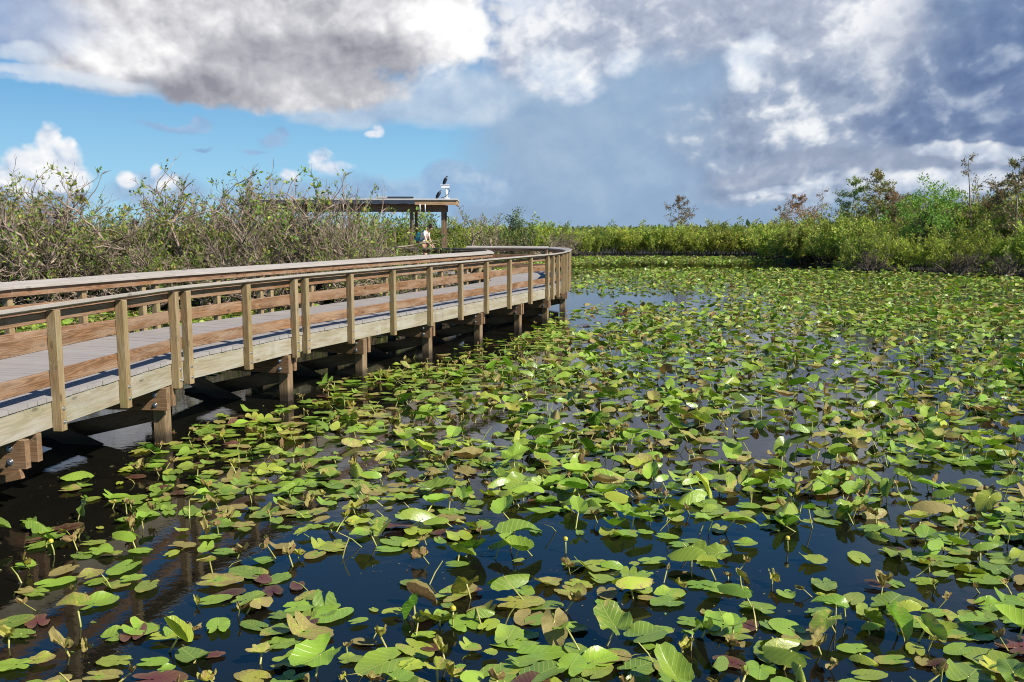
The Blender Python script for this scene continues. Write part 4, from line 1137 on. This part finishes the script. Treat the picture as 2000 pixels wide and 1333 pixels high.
TH = np.radians([0, 25, 50, 80, 110, 135, 152, 163, 171, 180])
RR_ = np.array([.64, .585, .485, .41, .40, .425, .425, .36, .20, .03])
def outline(th): return np.interp(np.abs(th), TH, RR_)
def leaf_grid(na, nr, rng, form):
    "local leaf: stalk joint at the origin, tip towards +y, length about 1; returns V, F, luv"
    th = np.linspace(-PI + 0.06, PI - 0.06, na)
    tt = np.linspace(0.06, 1.0, nr) if nr > 2 else np.array([0.12, 1.0])
    r = outline(th) * (1 + rng.normal(0, .012, na)) * rng.uniform(.94, 1.06)
    if na > 20: r = r * (1 + .022 * np.sin(th * rng.integers(17, 24) + rng.uniform(0, 6)) * (np.abs(th) < 2.6))
    for _ in range(rng.integers(0, 3)):      # nibbled and torn rims
        if rng.random() < .5: r = r * (1 - rng.uniform(.08, .38) * np.exp(-((th - rng.uniform(-2.7, 2.7)) / rng.uniform(.07, .24)) ** 2))
    Tt, Th = np.meshgrid(tt, th, indexing='ij')
    Rr = Tt * r[None, :]
    x = Rr * np.sin(Th) * rng.uniform(.70, 1.0); y = Rr * np.cos(Th)
    z = np.zeros_like(x)
    luv = np.stack([x, y, np.full_like(x, rng.random())], -1)
    ph = rng.uniform(0, 6.28, 4)
    wav = rng.uniform(.006, .02) * (3.0 if form in ('raised', 'cup', 'fold') else 1.0)
    z += wav * Tt ** 2 * np.sin(Th * rng.integers(3, 6) + ph[0]) + wav * .5 * Tt ** 3 * np.sin(Th * rng.integers(7, 11) + ph[1])
    fold = {'flat': rng.uniform(0, .06), 'cup': rng.uniform(.15, .5), 'raised': rng.uniform(.1, .5), 'fold': rng.uniform(.75, 1.25), 'lobes': .08, 'dead': rng.uniform(.6, 1.1), 'droop': -rng.uniform(.5, 1.1)}[form]
    if fold:
        a = np.abs(x); k = fold * (1 - .35 * np.exp(-a * 9))
        z = z * np.cos(k) + a * np.sin(k); x = np.sign(x) * a * np.cos(k)
    if form == 'cup':
        z += rng.uniform(.25, .7) * (x * x + y * y)
    if form == 'lobes':      # the two basal lobes stand up out of the water
        lift = np.clip((-y - .02) / .35, 0, 1) ** 1.1
        z += lift * rng.uniform(.16, .34) * np.where(x > 0, rng.uniform(.5, 1.2), rng.uniform(.5, 1.2))
        y = y + lift * .10
    if form == 'raised':
        c = rng.uniform(-1.1, .5); yy = y + .2
        z += c * yy * np.abs(yy) * .55
    if form == 'droop':
        z -= rng.uniform(.1, .7) * y * y
    if form == 'fold':
        c = rng.uniform(-.6, .6); z += c * y * np.abs(y)
    if form == 'flat' and rng.random() < .35:   # one corner of the rim turned up
        a0 = rng.uniform(-2.6, 2.6); d = np.cos(Th - a0); z += np.clip(d - .75, 0, 1) * Tt ** 3 * rng.uniform(.2, .7)
    if form == 'dead':
        z += .09 * np.sin(Th * 4 + ph[2]) * Tt + .06 * np.sin(x * 30 + ph[3]) * Tt; x *= .7; y *= .8
        c = rng.uniform(.6, 1.6); z += c * y * y
        z += rng.normal(0, .02, z.shape); x += rng.normal(0, .015, x.shape)
    V = np.stack([x, y, z], -1).reshape(-1, 3)
    i = np.arange(nr - 1)[:, None] * na + np.arange(na - 1)[None, :]
    F = np.stack([i, i + na, i + na + 1, i + 1], -1).reshape(-1, 4)
    return V, F, luv.reshape(-1, 3), np.repeat(tt, na)
FORMS = ['flat', 'lobes', 'cup', 'raised', 'fold', 'dead', 'droop']
NV = 12
def templates(na, nr, seed):
    rng = np.random.default_rng(seed)
    return {f: [leaf_grid(na, nr, rng, f) for _ in range(NV)] for f in FORMS}
TN, TM, TF = templates(34, 6, 1), templates(18, 3, 2), templates(9, 2, 3)

# ---- where leaves grow: an open plan of the pond, surveyed from the photograph
def ell(px, py, cx, cy, rx, ry): return np.exp(-(((px - cx) / rx) ** 2 + ((py - cy) / ry) ** 2) ** 2)
def smooth_noise(x, y, s, seed):
    r = np.random.default_rng(seed); G = r.random((64, 64))
    u = x / s; v = y / s
    iu = np.floor(u).astype(int); iv = np.floor(v).astype(int); fu = u - iu; fv = v - iv
    fu = fu * fu * (3 - 2 * fu); fv = fv * fv * (3 - 2 * fv)
    g = lambda a, b: G[a % 64, b % 64]
    return (g(iu, iv) * (1 - fu) + g(iu + 1, iv) * fu) * (1 - fv) + (g(iu, iv + 1) * (1 - fu) + g(iu + 1, iv + 1) * fu) * fv
def density(x, y):
    px, py = px_of(x, y, 0.0)
    d = np.full(x.shape, .88)
    d = np.where(py > 900, .92 - np.clip((py - 900) / 130, 0, 1) * .08, d)
    d = np.where(py > 1150, d + np.clip((py - 1150) / 80, 0, 1) * .22, d)
    lf = np.clip((640 - px + (py - 900) * .25) / 330, 0, 1) * np.clip((py - 640) / 120, 0, 1)
    d += lf * .04
    for cx, cy, rx, ry, k in [(560, 1060, 110, 40, .8), (640, 1150, 80, 40, .7), (720, 1105, 100, 30, .5), (1160, 1075, 150, 30, .75), (1560, 1062, 170, 30, .6), (1640, 1120, 150, 28, .7), (1700, 1000, 150, 18, .5),
                              (90, 985, 80, 36, .7), (250, 950, 80, 24, .4), (360, 1100, 90, 26, .5), (560, 1270, 110, 30, .6), (130, 1230, 70, 30, .6), (1010, 1020, 90, 26, .6), (1400, 1010, 70, 22, .5), (960, 1130, 60, 30, .7),
                              (300, 1190, 90, 26, .6), (1120, 590, 90, 22, .9), (1270, 586, 150, 15, .95), (1390, 600, 60, 9, .6), (1130, 640, 40, 12, .6), (1170, 625, 50, 12, .5), (1700, 598, 130, 8, .5), (1290, 519, 200, 7, 1.1), (1500, 521, 140, 8, 1.3),
                              (1850, 640, 120, 9, .4), (1600, 730, 90, 14, .45), (1480, 790, 60, 16, .5), (1130, 745, 60, 14, .4), (1120, 800, 90, 20, .5), (1500, 870, 110, 18, .5), (980, 840, 90, 16, .4), (1350, 700, 70, 10, .4), (1890, 930, 110, 30, .6),
                              (1150, 530, 60, 10, .5), (1960, 585, 70, 6, .4), (1560, 640, 60, 8, .35)]:
        d -= k * ell(px, py, cx, cy, rx, ry)
    n = smooth_noise(x + 500, y + 500, 1.5, 5) * .5 + smooth_noise(x + 500, y + 500, .55, 6) * .3 + smooth_noise(x + 500, y * 1.0 + 500, 3.4, 8) * .2
    d = d - np.where((py > 540) & (py < 980), .07, 0)
    d = d + (n - .5) * np.where(py > 560, 1.75, 1.0)
    # open dark water below and beside the boardwalk
    clr = walk_clear(x, y)
    edge = np.clip((clr + 1.0) / 1.5, 0, 1)
    d = d * (edge * edge * (3 - 2 * edge)) - np.clip(.35 - clr, 0, 1) * .22
    d = np.where(shore_y(x) - y < 0.3, 0, d)
    return d
RLA = np.array([(p[0], p[1]) for p in RL])
def walk_clear(x, y):
    "signed distance to the water side of the walk; the strip under the deck is negative; far beyond the other side it is large again"
    best = np.full(x.shape, 1e9); sgn = np.ones(x.shape)
    for a, b in zip(RLA[:-1], RLA[1:]):
        d = b - a; L2 = d @ d
        t = np.clip(((x - a[0]) * d[0] + (y - a[1]) * d[1]) / L2, 0, 1)
        dx = x - a[0] - t * d[0]; dy = y - a[1] - t * d[1]
        q = np.hypot(dx, dy); s = np.where(dx * d[1] - dy * d[0] > 0, 1.0, -1.0)
        m = q < best; best = np.where(m, q, best); sgn = np.where(m, s, sgn)
    s = best * sgn
    left = np.where(s < -2.2, -s - 3.2, s)
    return left
SHX = np.array([p[0] for p in SHORE]); SHY = np.array([p[1] for p in SHORE])
def shore_y(x): return np.interp(x, SHX, SHY)

def scatter(cell, ymin, ymax, rng, xr=None):
    xm = ymax * .60 + 1.0
    gx = np.arange(-xm, xm, cell); gy = np.arange(ymin, ymax, cell)
    Xg, Yg = np.meshgrid(gx, gy)
    x = (Xg + rng.uniform(-.48, .48, Xg.shape) * cell).ravel(); y = (Yg + rng.uniform(-.48, .48, Yg.shape) * cell).ravel()
    k = np.abs(x) < y * .60 + 1.0
    x, y = x[k], y[k]
    d = density(x, y)
    k = rng.random(len(x)) < d
    return x[k], y[k]
rng = np.random.default_rng(2024)
PX, PY = [], []
for cell, y0, y1 in ((.178, 3.4, 16), (.20, 16, 34), (.24, 34, 80)):
    a, b = scatter(cell, y0, y1, rng); PX.append(a); PY.append(b)
PX = np.concatenate(PX); PY = np.concatenate(PY); NL = len(PX)
ppx, ppy = px_of(PX, PY, 0.0)
# how many stand above the water: few beside the boardwalk, many in the middle and to the right
pr = .16 + .42 * np.clip((ppx - 600) / 500, 0, 1) * np.clip((1120 - ppy) / 160, .35, 1)
pr = np.where(ppy < 600, .42, pr)
clr = walk_clear(PX, PY); pr = np.where(clr < 1.6, .10, pr)
u = rng.random(NL); u2 = rng.random(NL)
form = np.zeros(NL, int)                                   # flat
form = np.where(u2 < .22, 1, form)                         # lobes up
form = np.where(u < pr, np.where(u2 < .30, 2, np.where(u2 < .56, 3, np.where(u2 < .70, 4, 6))), form)
dead_p = np.where(ppy > 650, .16, .12)
form = np.where(rng.random(NL) < dead_p, 5, form)
size = (.245 * np.exp(rng.normal(0, .24, NL))).clip(.11, .40)
size = np.where(form == 5, size * rng.uniform(.4, .8, NL), size)
size = np.where(rng.random(NL) < .07, size * .5, size)
size = np.where(ppy < 900, size * .94, size * .92)
height = np.where(form == 0, rng.uniform(.006, .03, NL), np.where(form == 1, rng.uniform(.006, .03, NL), np.where(form == 2, rng.uniform(.02, .14, NL), np.where(form == 5, rng.uniform(.01, .10, NL), rng.uniform(.04, .17, NL)))))
tilt = np.where(form <= 1, rng.normal(0, .025, NL), np.where(form == 2, rng.normal(0, .16, NL), np.where(form == 5, rng.normal(0, .4, NL), np.where(form == 6, rng.normal(0, .22, NL), rng.normal(0, .36, NL)))))
tilt2 = np.where(form <= 1, rng.normal(0, .025, NL), np.where(form == 2, rng.normal(0, .12, NL), np.where(form == 5, rng.normal(0, .4, NL), np.where(form == 6, rng.normal(0, .16, NL), rng.normal(0, .28, NL)))))
yaw = rng.uniform(0, 2 * PI, NL)
yaw = np.where((form == 6) & (rng.random(NL) < .7), rng.choice([-1.57, 1.57], NL) + rng.normal(0, .5, NL), yaw)
yaw = np.where((form <= 1) & (rng.random(NL) < .45), rng.normal(-1.3, .5, NL), yaw)
CT = np.array([(0.190, 0.385, 0.022), (0.270, 0.46, 0.030), (0.105, 0.27, 0.022), (0.43, 0.50, 0.040), (0.24, 0.33, 0.035), (0.15, 0.045, 0.048), (0.42, 0.28, 0.13), (0.58, 0.52, 0.07)])
CN = ['mid green', 'bright green', 'deep green', 'yellow-green', 'dull olive', 'dark purple', 'withered brown', 'yellow']
ck = rng.choice(5, NL, p=[.30, .29, .17, .15, .09])
q = rng.random(NL)
ck = np.where((form <= 1) & (q < .05), 5, ck)
form = np.where(ck == 5, 0, form); 
ck = np.where(form == 5, np.where(q < .75, 6, 7), ck)
ck = np.where((form != 5) & (ck != 5) & (q > .975), 7, ck)
tint = CT[ck] * rng.uniform(.62, 1.28, (NL, 1)) * rng.uniform(.95, 1.05, (NL, 3))
wear = np.clip(rng.gamma(1.5, .17, NL) - .08, 0, .8)
wear = np.where(ck == 5, -.3, np.where(ck == 6, .5, np.where(ck == 7, .35, wear)))
tv = rng.integers(0, NV, NL)

def rots(i):
    "rotation matrices yaw * tilt for leaves i"
    cz, sz = np.cos(yaw[i]), np.sin(yaw[i]); cx, sx = np.cos(tilt[i]), np.sin(tilt[i]); cy, sy = np.cos(tilt2[i]), np.sin(tilt2[i])
    Z = np.zeros_like(cz); O = np.ones_like(cz)
    Rz = np.stack([cz, -sz, Z, sz, cz, Z, Z, Z, O], -1).reshape(-1, 3, 3)
    Rx = np.stack([O, Z, Z, Z, cx, -sx, Z, sx, cx], -1).reshape(-1, 3, 3)
    Ry = np.stack([cy, Z, sy, Z, O, Z, -sy, Z, cy], -1).reshape(-1, 3, 3)
    return Rz @ Rx @ Ry
def instance(idx, T):
    Vs, Fs, At, Lu, We = [], [], [], [], []; off = 0
    for fi, f in enumerate(FORMS):
        for k in range(NV):
            sel = idx[(form[idx] == fi) & (tv[idx] == k)]
            if not len(sel): continue
            V, F, luv, tt = T[f][k]
            R = rots(sel)
            W_ = np.einsum('nij,vj->nvi', R, V) * size[sel][:, None, None]
            low = W_[..., 2].min(1)
            zz = np.maximum(height[sel], .004 - low * .82) if fi else height[sel]
            W_ = W_ + np.stack([PX[sel], PY[sel], zz], -1)[:, None, :]
            height[sel] = zz
            n, m = len(sel), len(V)
            Vs.append(W_.reshape(-1, 3)); Fs.append((F[None] + (np.arange(n) * m)[:, None, None]).reshape(-1, 4) + off); off += n * m
            At.append(np.repeat(tint[sel], m, 0))
            l = np.tile(luv, (n, 1)); l[:, 2] = np.repeat(rng.random(n), m); Lu.append(l)
            We.append(np.repeat(wear[sel], m) + np.tile(tt * .10, n))
    return np.concatenate(Vs), np.concatenate(Fs), np.concatenate(At), np.concatenate(Lu), np.concatenate(We)

infr = (ppx > -40) & (ppx < 2040) & (ppy < 1375) & (ppy > 440)
depth = PY
cover = np.where(infr, (size / depth) ** 2 * (CAMZ / depth + np.where(form >= 2, .35, 0)), 0)
NTH = 298
big = np.argsort(-cover)[:NTH]
isbig = np.zeros(NL, bool); isbig[big] = True
# leaf stalks for the ones that stand up: slender leaning tubes down into the water
def stalk_pts(i, rs):
    lean = rs.normal(0, .10, 2)
    top = np.array([PX[i], PY[i], height[i] + .001]); bot = np.array([PX[i] + lean[0], PY[i] + lean[1], -.12])
    mid = (top + bot) / 2 + np.array([rs.normal(0, .012), rs.normal(0, .012), 0])
    return top, mid, bot
def tubes_np(P, rad, sides=3):
    "P: n, k, 3 polylines to one mesh"
    n, k, _ = P.shape; Vs = []
    for s in range(sides):
        a = 2 * PI * s / sides; Vs.append(P + np.array([math.cos(a), math.sin(a), 0]) * rad)
    V = np.stack(Vs, 2)                         # n, k, sides, 3
    base = (np.arange(n) * k * sides)[:, None, None] + (np.arange(k - 1) * sides)[None, :, None] + np.arange(sides)[None, None, :]
    nxt = (np.arange(n) * k * sides)[:, None, None] + (np.arange(k - 1) * sides)[None, :, None] + ((np.arange(sides) + 1) % sides)[None, None, :]
    F = np.stack([base, nxt, nxt + sides, base + sides], -1).reshape(-1, 4)
    return V.reshape(-1, 3), F
rest = np.where(~isbig)[0]
groups = [(rest[depth[rest] < 13], TN), (rest[(depth[rest] >= 13) & (depth[rest] < 32)], TM), (rest[depth[rest] >= 32], TF)]
res = []
for idx, T_ in groups: res.append(instance(idx, T_))
off = 0; VV, FF, AA, LL_, WW = [], [], [], [], []
for V, F, A_, L_, W_ in res:
    VV.append(V); FF.append(F + off); AA.append(A_); LL_.append(L_); WW.append(W_); off += len(V)
me = mesh_np('lily_pads', np.concatenate(VV), np.concatenate(FF), attrs={'tint': np.concatenate(AA), 'luv': np.concatenate(LL_), 'wear': np.concatenate(WW)}, smooth=True)
tag(link_mesh('lily_pads', me, M['pad']), 'carpet of green lily leaves covering the pond out to the far bank', 'lily pads', kind='stuff')
rs = np.random.default_rng(5)
st = rest[(form[rest] >= 2) & (depth[rest] < 40)]
P_ = np.array([stalk_pts(i, rs) for i in st])
extra = rest[(rs.random(len(rest)) < .20) & (depth[rest] < 26) & (form[rest] < 2)]     # bare stems poking out of the water
E_ = []
for i in extra:
    a = rs.uniform(0, 6.28); L = rs.uniform(.06, .24); h = rs.uniform(.02, .16)
    p = np.array([PX[i] + rs.normal(0, .15), PY[i] + rs.normal(0, .15), -.03]); e = p + np.array([math.cos(a) * L, math.sin(a) * L, h + .03])
    E_.append((p, (p + e) / 2 + np.array([0, 0, .02]), e))
V1, F1 = tubes_np(np.concatenate([P_, np.array(E_)]), .006)
me = mesh_np('lily_stalks', V1, F1, smooth=True)
tag(link_mesh('lily_stalks', me, M['stalk']), 'thin yellow-green stalks holding the lily leaves above the water', 'stalks', kind='stuff')

# ---- the 298 leaves that show largest, each a thing of its own
FN = ['floating flat', 'with upturned lobes', 'cupped', 'tilted on its stalk', 'folded lengthwise', 'curled and crumpled', 'drooping its edges']
TEN = ['bottom tenth', 'second tenth up', 'third tenth up', 'fourth tenth up', 'fifth tenth up', 'sixth tenth up']
keys = {}
for i in big:
    row = min(5, max(0, int((1333 - ppy[i]) / 133.3)))
    keys.setdefault((row, CN[ck[i]], FN[form[i]]), []).append(i)
lab = {}
for (row, cn, fn), ids in keys.items():
    ids.sort(key=lambda i: ppx[i])
    for k, i in enumerate(ids):
        if len(ids) == 1: lab[i] = '%s lily leaf %s, only such one in the %s' % (cn, fn, TEN[row])
        else: lab[i] = '%s lily leaf %s, %s from left in the %s' % (cn, fn, ORD[k], TEN[row])
for i in big:
    V, F, luv, tt = TN[FORMS[form[i]]][tv[i]]
    R = rots(np.array([i]))[0]
    Wv = (V @ R.T) * size[i]
    z = max(height[i], .004 - Wv[:, 2].min() * .82) if form[i] else height[i]
    height[i] = z
    n = len(V); l = luv.copy(); l[:, 2] = rng.random()
    me = mesh_np('lily_leaf', Wv, F, attrs={'tint': np.tile(tint[i], (n, 1)), 'luv': l, 'wear': np.full(n, wear[i]) + tt * .10}, smooth=True)
    o = link_mesh('lily_leaf', me, M['pad'], None, (PX[i], PY[i], z))
    tag(o, lab[i], 'lily leaf', 'water lily leaves on the pond')
    if 2 <= form[i] or rs.random() < .25:
        top, mid, bot = stalk_pts(i, rs)
        mb = MB(); mb.tube([Vector(p) - Vector((PX[i], PY[i], z)) for p in (top, mid, bot)], .006, 6)
        mb.build('stalk', M['stalk'], o)
# yellow buds on their own stalks
M['bud'] = plain('yellow bud', (0.62, 0.47, 0.04), 0.4, 0, 0.15, 12)
M['budgreen'] = plain('bud sepals', (0.30, 0.36, 0.07), 0.45, 0, 0.15, 12)
buds = [(1539, 1057), (1460, 1152), (1105, 1063), (858, 921), (108, 1066), (1830, 806), (1420, 832), (885, 1208)]
bx_ = sorted(buds, key=lambda b: b[0])
for k, (px, py) in enumerate(bx_):
    x0, y0, _ = at(px, py + 18, 0.0)
    h = rs.uniform(.05, .11); lx, ly = rs.normal(0, .02, 2)
    e = empty('lily_bud', (x0, y0, 0))
    mb = MB(); mb.tube([(0, 0, -.1), (lx * .4, ly * .4, h * .4), (lx, ly, h)], .006, 6); mb.build('stalk', M['stalk'], e)
    prof = [(0, .004), (.004, .014), (.012, .019), (.022, .0185), (.030, .013), (.034, .004)]
    mb = MB(); mb.tube([(lx, ly, h + a) for a, _ in prof], [b for _, b in prof], 10); mb.build('bud', M['bud'], e)
    mb = MB(); mb.tube([(lx, ly, h + a - .002) for a, _ in prof[:3]], [b + .0025 for _, b in prof[:3]], 8); mb.build('sepals', M['budgreen'], e)
    tag(e, 'round yellow lily bud on a thin stalk, %s bud counting from the left' % ORD[k], 'flower bud', 'yellow lily buds')

# floating scraps: bits of leaf and stalk, pollen clots
rs = np.random.default_rng(31); n = 5200
yy = 3.6 + 15 * rs.random(n) ** .8; xx = rs.uniform(-1, 1, n) * (yy * .6 + 1)
cl = walk_clear(xx, yy); kk = cl > -.6
kk &= smooth_noise(xx + 500, yy + 500, .8, 44) > .48
xx, yy = xx[kk], yy[kk]; n = len(xx)
a = rs.uniform(0, 2 * PI, n)
P_ = np.stack([xx, yy, rs.uniform(.003, .006, n)], 1); D_ = np.stack([np.cos(a), np.sin(a), np.zeros(n)], 1)
sz = np.exp(rs.normal(-4.05, .55, n)).clip(.006, .07)
x_ = np.stack([-np.sin(a), np.cos(a), np.zeros(n)], 1); wd = sz * rs.uniform(.12, .6, n) * .5
V = np.stack([P_, P_ + D_ * (sz * .5)[:, None] + x_ * wd[:, None], P_ + D_ * sz[:, None], P_ + D_ * (sz * .5)[:, None] - x_ * wd[:, None]], 1).reshape(-1, 3)
V[:, 2] += np.repeat(rs.uniform(0, .003, n), 4)
me = mesh_np('floating_debris', V, np.arange(4 * n).reshape(-1, 4), attrs={'tint': np.repeat(tints(rs, n, [(0.30, 0.22, 0.11), (0.24, 0.30, 0.06), (0.12, 0.07, 0.04), (0.42, 0.40, 0.18)], [.35, .3, .2, .15]), 4, 0)})
tag(link_mesh('floating_debris', me, M['leaf']), 'small scraps of dead leaf and stalk floating between the lily leaves', 'debris', kind='stuff')
